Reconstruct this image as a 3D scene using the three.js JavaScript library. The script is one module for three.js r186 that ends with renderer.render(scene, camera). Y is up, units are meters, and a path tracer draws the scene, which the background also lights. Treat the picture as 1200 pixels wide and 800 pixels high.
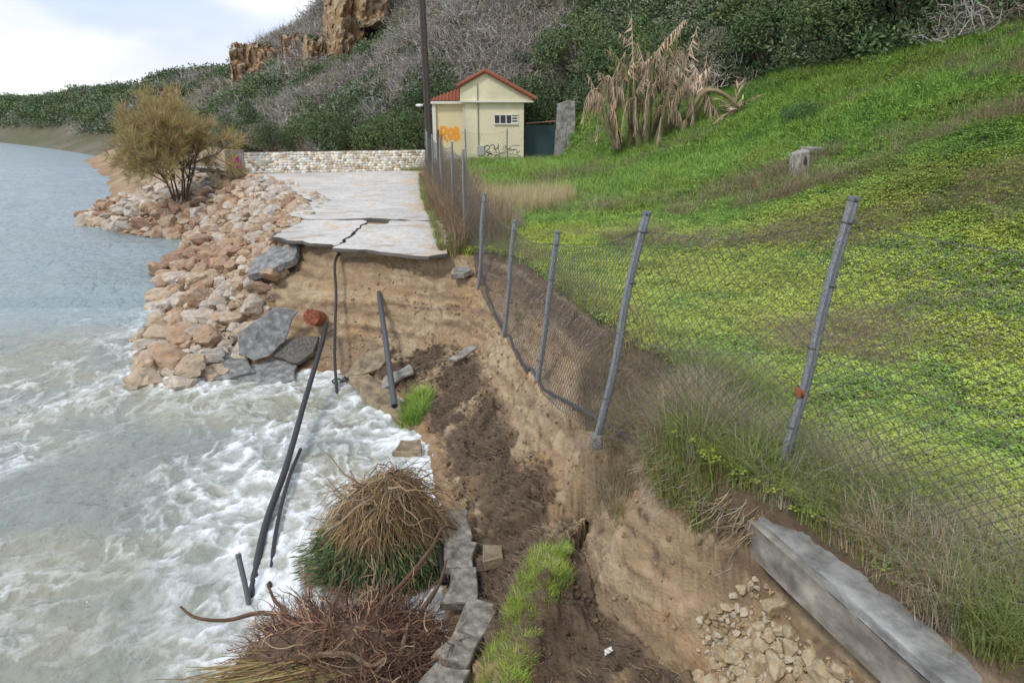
import * as THREE from 'three';
import { mergeGeometries, mergeVertices, toCreasedNormals } from 'three/addons/utils/BufferGeometryUtils.js';
import { RoundedBoxGeometry } from 'three/addons/geometries/RoundedBoxGeometry.js';
import { ImprovedNoise } from 'three/addons/math/ImprovedNoise.js';

// ---------------------------------------------------------------- camera, sky, sun, exposure
const scene = new THREE.Scene();
const camera = new THREE.PerspectiveCamera(53.7, 1024 / 682, 0.1, 6000);
camera.position.set(0, 4.6, 0);
camera.rotation.set(THREE.MathUtils.degToRad(-18.9), 0, 0);
const renderer = new THREE.WebGLRenderer({ antialias: true });
renderer.toneMapping = THREE.LinearToneMapping;
renderer.toneMappingExposure = 1.24;
renderer.shadowMap.enabled = true;

const perlin = new ImprovedNoise();
const N = (x, y, z) => perlin.noise(x + 37.13, y + 11.71, z + 71.37);
function fbm(x, y, z, oct = 4) {
  let a = 0.5, s = 0;
  for (let i = 0; i < oct; i++) { s += a * N(x, y, z); x *= 2.03; y *= 2.03; z *= 2.03; a *= 0.5; }
  return s;                                     // about -0.5 .. 0.5
}
const clamp = (v, a = 0, b = 1) => Math.min(b, Math.max(a, v));
const mix = (a, b, t) => a + (b - a) * t;
const sm = (a, b, v) => { const t = clamp((v - a) / (b - a)); return t * t * (3 - 2 * t); };

{ // broken cloud over the whole sky, the sun behind it
  const W = 1024, H = 512, d = new Float32Array(W * H * 4);
  for (let j = 0; j < H; j++) for (let i = 0; i < W; i++) {
    const az = (i / W) * Math.PI * 2, el = ((j + 0.5) / H - 0.5) * Math.PI;
    const y = Math.sin(el), c = Math.cos(el), x = Math.cos(az) * c, z = Math.sin(az) * c;
    const k = 1 / (Math.max(y, 0) + 0.22);
    const n = fbm(x * k * 1.1 + 3.1, 0.4 + y, z * k * 1.1 + 1.7, 6);
    const cl = sm(-0.16, 0.22, n + 0.03);
    const w = sm(-0.02, 0.10, fbm(x * k * 2.3 - 4, 2.4, z * k * 2.3, 5) + 0.02);
    let r = mix(0.50, 0.86, cl), g = mix(0.62, 0.88, cl), b = mix(0.82, 0.93, cl);
    r = mix(r, r * 0.88, w * 0.6); g = mix(g, g * 0.91, w * 0.6); b = mix(b, b * 0.96, w * 0.6);
    const hz = Math.exp(-Math.max(y, 0) * 13);
    r = mix(r, 0.92, hz); g = mix(g, 0.90, hz); b = mix(b, 0.88, hz);
    const o = (j * W + i) * 4; d[o] = r; d[o + 1] = g; d[o + 2] = b; d[o + 3] = 1;
  }
  const t = new THREE.DataTexture(d, W, H, THREE.RGBAFormat, THREE.FloatType);
  t.mapping = THREE.EquirectangularReflectionMapping; t.magFilter = t.minFilter = THREE.LinearFilter; t.wrapS = THREE.RepeatWrapping; t.needsUpdate = true;
  scene.background = t; scene.environment = t;
}
const sun = new THREE.DirectionalLight(new THREE.Color(1.0, 0.95, 0.87), 1.5);
sun.position.set(-14, 30, 6); sun.target.position.set(0, 1, -14);
sun.castShadow = true; sun.shadow.radius = 20; sun.shadow.mapSize.set(4096, 4096);
Object.assign(sun.shadow.camera, { left: -40, right: 40, top: 50, bottom: -40, near: 1, far: 140 });
scene.add(sun, sun.target);

// ---------------------------------------------------------------- helpers
function rng(seed) { let a = seed >>> 0; return () => { a = (a + 0x6d2b79f5) | 0; let t = Math.imul(a ^ (a >>> 15), 1 | a); t = (t + Math.imul(t ^ (t >>> 7), 61 | t)) ^ t; return ((t ^ (t >>> 14)) >>> 0) / 4294967296; }; }
const V = (x, y, z) => new THREE.Vector3(x, y, z);
const taken = {};
function numbered(n) { const k = taken[n] = (taken[n] ?? -1) + 1; return k ? `${n}_${String(k).padStart(3, '0')}` : n; }
const lin = (r, g, b) => new THREE.Color().setRGB(r, g, b);
const srgb = (r, g, b) => new THREE.Color().setRGB(r / 255, g / 255, b / 255, THREE.SRGBColorSpace);
function mesh(name, geo, mat, parent) { const m = new THREE.Mesh(geo, mat); m.name = name; m.castShadow = m.receiveShadow = true; if (parent) parent.add(m); return m; }
function top(o, name, label, category, group) { o.name = numbered(name); o.userData = { label, category }; if (group) o.userData.group = group; scene.add(o); return o; }
function thing(name, label, category, pos = [0, 0, 0], turn = 0, group) { const g = new THREE.Group(); g.position.set(...pos); g.rotation.y = turn; return top(g, name, label, category, group); }
function structure(o, name) { o.name = numbered(name); o.userData = { kind: 'structure' }; scene.add(o); return o; }
function stuff(o, name, label, category) { o.name = numbered(name); o.userData = { kind: 'stuff', label, category }; o.castShadow = o.receiveShadow = true; scene.add(o); return o; }
function copy(o, label) { const c = o.clone(); c.name = numbered(o.userData.base); c.userData = { ...o.userData }; if (label) c.userData.label = label; scene.add(c); return c; }

function tileNoise(size, cells, oct, seed, fn = (v) => v) {      // periodic value noise, 0..1
  const r = rng(seed), out = new Float32Array(size * size);
  let amp = 1, tot = 0, c = cells;
  for (let o = 0; o < oct; o++) {
    const g = Float32Array.from({ length: c * c }, r);
    for (let j = 0; j < size; j++) { const fy = j / size * c, y0 = fy | 0, ty = fy - y0, sy = ty * ty * (3 - 2 * ty), ya = (y0 % c) * c, yb = ((y0 + 1) % c) * c;
      for (let i = 0; i < size; i++) { const fx = i / size * c, x0 = fx | 0, tx = fx - x0, sx = tx * tx * (3 - 2 * tx), xa = x0 % c, xb = (x0 + 1) % c;
        out[j * size + i] += amp * mix(mix(g[ya + xa], g[ya + xb], sx), mix(g[yb + xa], g[yb + xb], sx), sy); } }
    tot += amp; amp *= 0.55; c *= 2;
  }
  for (let i = 0; i < out.length; i++) out[i] = clamp(fn(out[i] / tot));
  return out;
}
function grayTex(a, size, lo = 0, hi = 1, color = false) {
  const d = new Uint8Array(size * size * 4);
  for (let i = 0; i < size * size; i++) { const v = Math.round(255 * mix(lo, hi, a[i])); d[i * 4] = d[i * 4 + 1] = d[i * 4 + 2] = v; d[i * 4 + 3] = 255; }
  const t = new THREE.DataTexture(d, size, size); t.wrapS = t.wrapT = THREE.RepeatWrapping; t.magFilter = THREE.LinearFilter; t.minFilter = THREE.LinearMipmapLinearFilter; t.generateMipmaps = true;
  if (color) t.colorSpace = THREE.SRGBColorSpace; t.needsUpdate = true; return t;
}
const grainA = tileNoise(512, 8, 6, 11, (v) => (v - 0.5) * 1.7 + 0.5);
const bumpTex = grayTex(grainA, 512);
const toneTex = grayTex(tileNoise(512, 12, 6, 29, (v) => (v - 0.5) * 1.9 + 0.55), 512, 0.62, 1.0, true);
const gritTex = grayTex(tileNoise(512, 48, 4, 5, (v) => (v - 0.5) * 2 + 0.5), 512);
const gritTone = grayTex(tileNoise(512, 40, 4, 8, (v) => (v - 0.5) * 1.8 + 0.6), 512, 0.66, 1.0, true);
const TN = tileNoise(1024, 16, 5, 77);
function F2(x, z, o = 0) {                       // fast flat noise, about -0.5 .. 0.5
  x = (x + o * 5.37) * 64; z = (z + o * 3.11) * 64; const xi = Math.floor(x), zi = Math.floor(z), fx = x - xi, fz = z - zi, a = xi & 1023, b = (xi + 1) & 1023, c = (zi & 1023) << 10, d = ((zi + 1) & 1023) << 10;
  return (mix(mix(TN[c + a], TN[c + b], fx), mix(TN[d + a], TN[d + b], fx), fz) - 0.5) * 1.5;
}
function rep(t, u, v = u) { const c = t.clone(); c.repeat.set(u, v); c.needsUpdate = true; return c; }
function mat(color, o = {}) { return new THREE.MeshStandardMaterial({ color, roughness: 0.92, ...o }); }

function tube(pts, rad, sides = 5, seg) {       // pts: Vector3 list, rad: number or fn(t); capped
  const n = pts.length, pos = [], idx = [], uv = [];
  const up = V(0, 1, 0), T = V(), A = V(), B = V();
  for (let i = 0; i < n; i++) {
    T.subVectors(pts[Math.min(i + 1, n - 1)], pts[Math.max(i - 1, 0)]).normalize();
    A.crossVectors(Math.abs(T.y) > 0.95 ? V(1, 0, 0) : up, T).normalize(); B.crossVectors(T, A);
    const r = typeof rad === 'function' ? rad(i / (n - 1)) : rad;
    for (let k = 0; k < sides; k++) { const a = k / sides * Math.PI * 2, c = Math.cos(a) * r, s = Math.sin(a) * r;
      pos.push(pts[i].x + A.x * c + B.x * s, pts[i].y + A.y * c + B.y * s, pts[i].z + A.z * c + B.z * s); uv.push(k / sides, i / n); }
  }
  for (let i = 0; i < n - 1; i++) for (let k = 0; k < sides; k++) { const a = i * sides + k, b = i * sides + (k + 1) % sides; idx.push(a, b, a + sides, b, b + sides, a + sides); }
  for (const [o, f] of [[0, 1], [(n - 1) * sides, 0]]) for (let k = 1; k < sides - 1; k++) f ? idx.push(o, o + k + 1, o + k) : idx.push(o, o + k, o + k + 1);
  const g = new THREE.BufferGeometry(); g.setAttribute('position', new THREE.Float32BufferAttribute(pos, 3)); g.setAttribute('uv', new THREE.Float32BufferAttribute(uv, 2)); g.setIndex(idx); g.computeVertexNormals(); return g;
}
const curve = (pts, n) => new THREE.CatmullRomCurve3(pts.map((p) => V(...p)), false, 'centripetal').getPoints(n);
function box(w, h, d, x = 0, y = 0, z = 0) { const g = new THREE.BoxGeometry(w, h, d); g.translate(x, y, z); return g; }
class Soup {                                     // triangles with vertex colours
  constructor() { this.p = []; this.c = []; }
  tri(a, b, c, col) { this.p.push(a.x, a.y, a.z, b.x, b.y, b.z, c.x, c.y, c.z); for (let i = 0; i < 3; i++) this.c.push(col.r, col.g, col.b); }
  quad(a, b, c, d, col) { this.tri(a, b, c, col); this.tri(a, c, d, col); }
  leaf(at, dir, side, len, wid, col, fold = 0) { // a pointed leaf
    const m = at.clone().addScaledVector(dir, len * 0.45), n = V().crossVectors(dir, side).normalize().multiplyScalar(fold * wid), e = at.clone().addScaledVector(dir, len);
    const l = m.clone().addScaledVector(side, wid / 2).add(n), r = m.clone().addScaledVector(side, -wid / 2).add(n);
    this.tri(at, l, e, col); this.tri(at, e, r, col);
  }
  strand(pts, w0, w1, col, side) {               // three-sided tapered strand
    const n = pts.length; let prev = null;
    for (let i = 0; i < n; i++) {
      const t = V().subVectors(pts[Math.min(i + 1, n - 1)], pts[Math.max(i - 1, 0)]).normalize();
      const a = V().crossVectors(Math.abs(t.y) > 0.95 ? V(1, 0, 0) : V(0, 1, 0), t).normalize(), b = V().crossVectors(t, a), r = mix(w0, w1, i / (n - 1));
      const ring = [0, 2.094, 4.189].map((q) => pts[i].clone().addScaledVector(a, Math.cos(q) * r).addScaledVector(b, Math.sin(q) * r));
      if (prev) for (let k = 0; k < 3; k++) this.quad(prev[k], prev[(k + 1) % 3], ring[(k + 1) % 3], ring[k], col);
      prev = ring;
    }
  }
  build() { const g = new THREE.BufferGeometry(); g.setAttribute('position', new THREE.Float32BufferAttribute(this.p, 3)); g.setAttribute('color', new THREE.Float32BufferAttribute(this.c, 3)); g.computeVertexNormals(); return g; }
}
const vcol = (o = {}) => new THREE.MeshStandardMaterial({ vertexColors: true, roughness: 0.9, side: THREE.DoubleSide, ...o });
const leafMat = new THREE.MeshStandardMaterial({ vertexColors: true, roughness: 0.8, side: THREE.DoubleSide });
const twigMat = vcol();
const rdir = (r) => { const z = r() * 2 - 1, a = r() * 6.283, s = Math.sqrt(1 - z * z); return V(Math.cos(a) * s, z, Math.sin(a) * s); };
function jit(c, r, k = 0.25) { const v = 1 + (r() * 2 - 1) * k, h = (r() * 2 - 1) * k * 0.3; return lin(c.r * v * (1 + h), c.g * v, c.b * v * (1 - h)); }

// ---------------------------------------------------------------- the ground: field, scarp, slumped soil, shore
// edge of the standing ground: x, z, then (t, height) of three breaks of the slope between edge and waterline
const EDGE = [
  [3.6, 2, .1, 1.8, .25, 1.2, .4, .7, 2.1], [2.75, -1.5, .1, 1.8, .25, 1.2, .4, .7, 2.1], [2.28, -3.0, .05, 1.45, .17, .95, .30, .55, 1.95], [2.04, -3.75, .05, 1.45, .17, .95, .29, .55, 1.95], [1.78, -4.15, .05, 1.5, .16, 1.0, .27, .58, 2.0], [1.35, -4.7, .06, 1.8, .18, 1.3, .30, .6, 2.1],
  [1.35, -5.2, .08, 1.8, .22, 1.45, .35, .66, 2.15], [1.65, -5.8, .10, 1.72, .38, 1.5, .52, .72, 2.15], [1.62, -6.5, .10, 1.7, .38, 1.45, .52, .7, 2.15], [1.3, -7.3, .11, 1.65, .34, 1.35, .5, .68, 2.15], [.98, -8.2, .12, 1.6, .30, 1.3, .48, .65, 2.15],
  [.65, -9.5, .10, 1.65, .28, 1.25, .46, .62, 2.13], [.35, -10.8, .10, 1.65, .26, 1.2, .45, .6, 2.1], [-.05, -11.9, .10, 1.65, .26, 1.15, .45, .6, 2.06], [-.7, -12.6, .08, 1.65, .25, 1.15, .5, .5, 2.0], [-1.3, -12.85, .06, 1.7, .25, 1.2, .55, .48, 1.96],
  [-2.4, -13.0, .06, 1.7, .25, 1.2, .55, .45, 1.96], [-3.4, -13.3, .06, 1.7, .25, 1.25, .55, .45, 1.96], [-4.3, -14.0, .06, 1.65, .25, 1.2, .55, .45, 1.96], [-4.95, -14.6, .08, 1.7, .3, 1.25, .6, .5, 1.96], [-5.6, -16.2, .2, 1.7, .4, 1.3, .7, .7, 1.98], [-5.8, -18, .2, 1.7, .4, 1.3, .7, .7, 2],
  [-6.1, -20, .2, 1.7, .4, 1.3, .7, .7, 2], [-7.6, -23, .2, 1.7, .4, 1.3, .7, .7, 2], [-10.2, -27.5, .2, 1.7, .4, 1.3, .7, .7, 2], [-13, -32, .2, 1.7, .4, 1.3, .7, .7, 2], [-18, -40, .2, 1.7, .4, 1.3, .7, .7, 2], [-30, -60, .2, 1.7, .4, 1.3, .7, .7, 2], [-70, -120, .2, 1.7, .4, 1.3, .7, .7, 2]];
const SHORE = [[.6, 3], [.1, -2.5], [-.4, -4.3], [-.62, -5.6], [-.85, -7], [-1.2, -8.5], [-2.0, -10.3], [-3.1, -11.5], [-4.2, -11.9], [-5.2, -11.7], [-6.1, -11.2], [-7.2, -13], [-8.9, -17], [-10.7, -21], [-12.0, -25.4], [-15.5, -27.6], [-20, -32], [-28, -48], [-75, -118]];
function sampled(list, per) {                    // Catmull-Rom over all the columns
  const out = [], n = list.length;
  for (let i = 0; i < n - 1; i++) { const p = [list[Math.max(i - 1, 0)], list[i], list[i + 1], list[Math.min(i + 2, n - 1)]];
    for (let k = 0; k < per; k++) { const t = k / per; out.push(list[0].map((_, c) => { const [a, b, d, e] = p.map((q) => q[c]); return c < 2 ? 0.5 * (2 * b + (d - a) * t + (2 * a - 5 * b + 4 * d - e) * t * t + (3 * b - a - 3 * d + e) * t ** 3) : mix(b, d, t); })); } }
  out.push(list[n - 1]); return out;
}
const edge = sampled(EDGE, 6), shore = sampled(SHORE, 4);
edge.forEach((p, i) => { const k = p[1] > -15 ? 0.13 : 0.4; p[0] += k * fbm(p[0] * 2.2, 3, p[1] * 2.2, 3); p[1] += k * fbm(p[0] * 2.2, 9, p[1] * 2.2, 3); });
shore.forEach((p) => { p[0] += 0.4 * fbm(p[0] * 1.5, 5, p[1] * 1.5, 3); });
const edgePoly = [...edge.map((p) => [p[0], p[1]]), [200, -150], [200, 2]], shorePoly = [...shore.map((p) => [p[0], p[1]]), [200, -150], [200, 3]];
function inside(poly, x, z) { let c = false; for (let i = 0, j = poly.length - 1; i < poly.length; j = i++) { const [xi, zi] = poly[i], [xj, zj] = poly[j]; if ((zi > z) !== (zj > z) && x < (xj - xi) * (z - zi) / (zj - zi) + xi) c = !c; } return c; }
function nearest(line, x, z) { let best = 1e9, bi = 0, bt = 0; for (let i = 0; i < line.length - 1; i++) { const a = line[i], b = line[i + 1], dx = b[0] - a[0], dz = b[1] - a[1]; const t = clamp(((x - a[0]) * dx + (z - a[1]) * dz) / (dx * dx + dz * dz)); const ex = x - a[0] - dx * t, ez = z - a[1] - dz * t, d = ex * ex + ez * ez; if (d < best) { best = d; bi = i; bt = t; } } return [Math.sqrt(best), bi, bt]; }
const roadSide = (z) => z > -12.6 ? -1.2 : z > -20.5 ? mix(-1.2, -2.55, (-12.6 - z) / 7.9) : z > -29 ? mix(-2.55, -3.75, (-20.5 - z) / 8.5) : -3.75;   // the road's landward side
const softmax = (a, b, k) => { const h = Math.max(k - Math.abs(a - b), 0) / k; return Math.max(a, b) + h * h * k * 0.25; };
function field(x, z) {
  const y0 = 2.12 + 0.05 * F2(x * 0.7, z * 0.7, 1);
  let r = -0.62 + 0.36 * x - 0.105 * z + 0.5 * F2(x * 0.16, z * 0.16, 4);
  r = mix(r, Math.min(r, 2.1), sm(3.6, 1.6, x) * sm(-22, -29, z));
  r = Math.min(r, 12);
  let h = softmax(y0, r, 0.9);
  const rs = roadSide(z), on = sm(rs + 0.9, rs + 0.25, x) * sm(-11.6, -12.6, z);
  h = mix(h, 1.97, on);
  return h + 0.07 * F2(x * 1.6, z * 1.6, 2) * (1 - on);
}
function turfRidge(x, z) { const ax = .46, az = -5.15, bx = -.3, bz = -3.5, dx = bx - ax, dz = bz - az, t = clamp(((x - ax) * dx + (z - az) * dz) / (dx * dx + dz * dz)), ex = x - ax - dx * t, ez = z - az - dz * t; const side = (dx * ez - dz * ex) > 0 ? -1 : 1; const d = Math.hypot(ex, ez); return [d, t, side]; }
function groundInfo(x, z) {
  const [de, i, f] = nearest(edge, x, z), [dw] = nearest(shore, x, z);
  if (inside(edgePoly, x, z)) {
    let h = field(x, z); const a = edge[i], b = edge[i + 1], lip = mix(a[8], b[8], f);
    h = mix(Math.min(h, lip + 0.05), h, sm(0, 0.7, de));
    if (z > -2.6) h = mix(h, 2.9, sm(-2.6, -1.2, z));
    return { h, t: 0, e: de, i, zone: 0 };
  }
  if (!inside(shorePoly, x, z)) { let h = -0.03 - dw * 0.3; if (z > -2.2) h = mix(h, 2.9, sm(-2.2, -1.0, z) * sm(-3.5, -1.5, x)); return { h: Math.max(h, -1.5), t: 1.01, e: -de, w: -dw, i, zone: 2 }; }
  let t = de / (de + dw + 1e-6);
  const bank = z > -15;
  t = clamp(t + (bank ? 0.10 : 0.16) * F2(x * 1.7, z * 1.7, 7) * Math.sin(Math.PI * clamp(t)));
  const a = edge[i], b = edge[i + 1], k = (c) => mix(a[c], b[c], f), T = [0, k(2), k(4), k(6), 1], Hh = [k(8), k(3), k(5), k(7), 0];
  let s = 0; while (s < 3 && t > T[s + 1]) s++;
  let u = (t - T[s]) / (T[s + 1] - T[s]); if (s > 0) u = mix(u, u * u * (3 - 2 * u), 0.5);
  let h = mix(Hh[s], Hh[s + 1], u);
  const slump = sm(T[3] - 0.06, T[3] + 0.08, t) * sm(1, 0.85, t) * (z > -11.5 ? 1 : 0.3);
  h += slump * (0.42 * F2(x * 1.3 + 5, z * 1.3, 0) + 0.05);
  const scarp = sm(0.03, 0.1, t) * (1 - sm(T[3] - 0.05, T[3] + 0.05, t));
  h += scarp * (0.03 * Math.sin(h * 30 + 5 * fbm(x * 1.1, h, z * 1.1, 3)) + 0.16 * F2(x * 2.3, z * 2.3, 3));
  if (z > -6.5 && x < 2) { const [d, tt, side] = turfRidge(x, z); h += 0.40 * Math.exp(-((d / (side > 0 ? 0.2 : 0.42)) ** 2)) * (0.75 + 0.25 * Math.cos(tt * 5)) * (1 - sm(-3.4, -2.8, z)) + (side > 0 ? -0.16 * Math.exp(-(((d - 0.5) / 0.3) ** 2)) : 0); }
  if (z > -2.2) h = mix(h, 2.9, sm(-2.2, -1.0, z));
  return { h: Math.max(h, 0.01), t, e: -de, w: dw, i, slump, scarp, zone: 1 };
}
const groundAt = (x, z) => groundInfo(x, z).h;

const C = { sand: lin(.335, .235, .14), paleSand: lin(.42, .32, .205), wetSand: lin(.31, .195, .105), orange: lin(.41, .255, .125), soil: lin(.125, .085, .055), darkSoil: lin(.07, .047, .033), turf: lin(.21, .25, .07), litter: lin(.16, .12, .07) };
{
  const zs = []; let z = 4; while (z > -70) { zs.push(z); z -= z > -2.5 ? 0.15 : z > -9 ? 0.034 : z > -11.2 ? 0.028 : z > -14.6 ? 0.017 : 0.04 + (-14.8 - z) * 0.012; }
  const os = []; let o = -5.2; while (o < 0.8) { os.push(o); o += o < -3 ? 0.045 : o < -1.25 || o > 0.5 ? 0.026 : 0.0125; }
  let s = 0.03; while (o < 60) { os.push(o); o += s; s *= 1.045; }
  o = -5.2; s = 0.05; while (o > -70) { o -= s; os.unshift(o); s *= 1.06; }
  const nx = os.length, nz = zs.length, pos = new Float32Array(nx * nz * 3), col = new Float32Array(nx * nz * 3), uv = new Float32Array(nx * nz * 2), info = [];
  const xc = (z) => z > -3 ? 1.9 : z > -12 ? mix(1.9, 0.4, (-3 - z) / 9) : mix(0.4, -1, clamp((-12 - z) / 3));
  for (let j = 0; j < nz; j++) for (let i = 0; i < nx; i++) {
    const k = j * nx + i, x = xc(zs[j]) + os[i], zz = zs[j], g = groundInfo(x, zz);
    pos[k * 3] = x; pos[k * 3 + 1] = g.h; pos[k * 3 + 2] = zz; info.push(g);
    uv[k * 2] = (zz + 0.37 * x) * 0.5; uv[k * 2 + 1] = (g.h * 0.9 + 0.8 * x - 0.37 * zz) * 0.5;
  }
  const idx = []; for (let j = 0; j < nz - 1; j++) for (let i = 0; i < nx - 1; i++) { const a = j * nx + i, b = a + 1, c = a + nx, d = c + 1; idx.push(a, b, c, b, d, c); }
  const g = new THREE.BufferGeometry(); g.setAttribute('position', new THREE.BufferAttribute(pos, 3)); g.setIndex(idx); g.computeVertexNormals();
  const nm = g.attributes.normal.array, cc = new THREE.Color();
  for (let k = 0; k < info.length; k++) {
    const x = pos[k * 3], y = pos[k * 3 + 1], zz = pos[k * 3 + 2], q = info[k];
    const near = zz > -16 ? 1 : 0.4;
    const rough = q.zone === 1 ? 0.5 + (q.slump > 0.3 ? 0.9 : 0) : 0.15;
    const dd = near * rough * (0.11 * fbm(x * 5, y * 5, zz * 5, 3) + 0.06 * fbm(x * 15, y * 15, zz * 15, 4)) + (q.zone === 1 && near === 1 ? (1 - 0.8 * q.slump) * (0.06 * Math.pow(0.5 + 0.5 * N(x * 0.7, y * 10 + 1.5 * N(x * 0.8, y, zz * 0.8), zz * 0.7), 2) - 0.02 + 0.02 * N(x * 30, y * 30, zz * 30)) : 0);
    for (let c = 0; c < 3; c++) pos[k * 3 + c] += nm[k * 3 + c] * dd;
    const n1 = fbm(x * 1.1, y * 1.1, zz * 1.1, 4), n2 = fbm(x * 6, y * 9, zz * 6, 4), n3 = fbm(x * 25, y * 25, zz * 25, 2);
    if (q.zone === 0) {
      const rs = roadSide(zz), on = sm(rs + 0.9, rs + 0.2, x + n2) * (zz < -11.6 ? 1 : 0);
      cc.copy(C.turf).lerp(C.litter, sm(-0.05, 0.25, n1 + n2 * 0.5)).lerp(C.sand, on);
      if (q.e < 0.12 && zz > -12.5) cc.lerp(C.darkSoil, 0.5);
      if (zz < -14 && x < rs) cc.lerp(C.paleSand, 0.6);
    } else if (q.zone === 1) {
      cc.copy(C.sand).lerp(C.paleSand, sm(-0.1, 0.3, n1 + n2 * 0.6)).lerp(C.orange, sm(0.05, 0.3, fbm(x * 0.8 + 9, y, zz * 0.8, 3)) * 0.5);
      if (zz > -12.4) {
        const rootBand = sm(0.13 + 0.25 * n2 + 0.08 * n1, 0.05, q.t); cc.lerp(C.soil, rootBand * 0.85);
        let dark = q.slump * sm(-0.17, -0.02, fbm(x * 1.0 + 2.2, 1.5, zz * 1.0, 4) + 0.02 + 0.25 * n2) * sm(0.97, 0.86, q.t + 0.3 * n2);
        dark *= 1 - 0.9 * Math.exp(-(((x + 0.62) / 0.28) ** 2) - (((zz + 6.9) / 0.5) ** 2)) ;
        const [d, , side] = turfRidge(x, zz); if (side > 0 && x < 1.2 && zz > -6) dark = Math.max(dark, q.slump * sm(0.9, 0.3, d));
        cc.lerp(C.soil, dark); cc.lerp(C.darkSoil, dark * sm(0.0, 0.22, n2 + 0.6 * n1));
        cc.lerp(C.wetSand, sm(0.86, 0.97, q.t) * 0.7);
      } else { cc.lerp(C.wetSand, sm(0.8, 0.97, q.t)); cc.lerp(C.litter, sm(0.1, 0.02, q.t) * 0.5); }
    } else cc.copy(C.wetSand);
    if (q.zone === 1) { const bed = N(x * 0.5, y * 9 + 1.2 * n1, zz * 0.5) * (1 - (q.slump ?? 0)); cc.lerp(C.soil, sm(0.1, 0.45, bed) * 0.5); cc.lerp(C.paleSand, sm(0.12, 0.4, -bed) * 0.65); }
    const v = 1 + 0.4 * n2 + 0.5 * n3; col[k * 3] = cc.r * v; col[k * 3 + 1] = cc.g * v; col[k * 3 + 2] = cc.b * v;
  }
  g.setAttribute('color', new THREE.BufferAttribute(col, 3)); g.setAttribute('uv', new THREE.BufferAttribute(uv, 2)); g.computeVertexNormals();
  structure(mesh('', g, new THREE.MeshStandardMaterial({ vertexColors: true, roughness: 0.95, bumpMap: rep(gritTex, 1.6), bumpScale: 0.007 })), 'ground');
}

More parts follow.
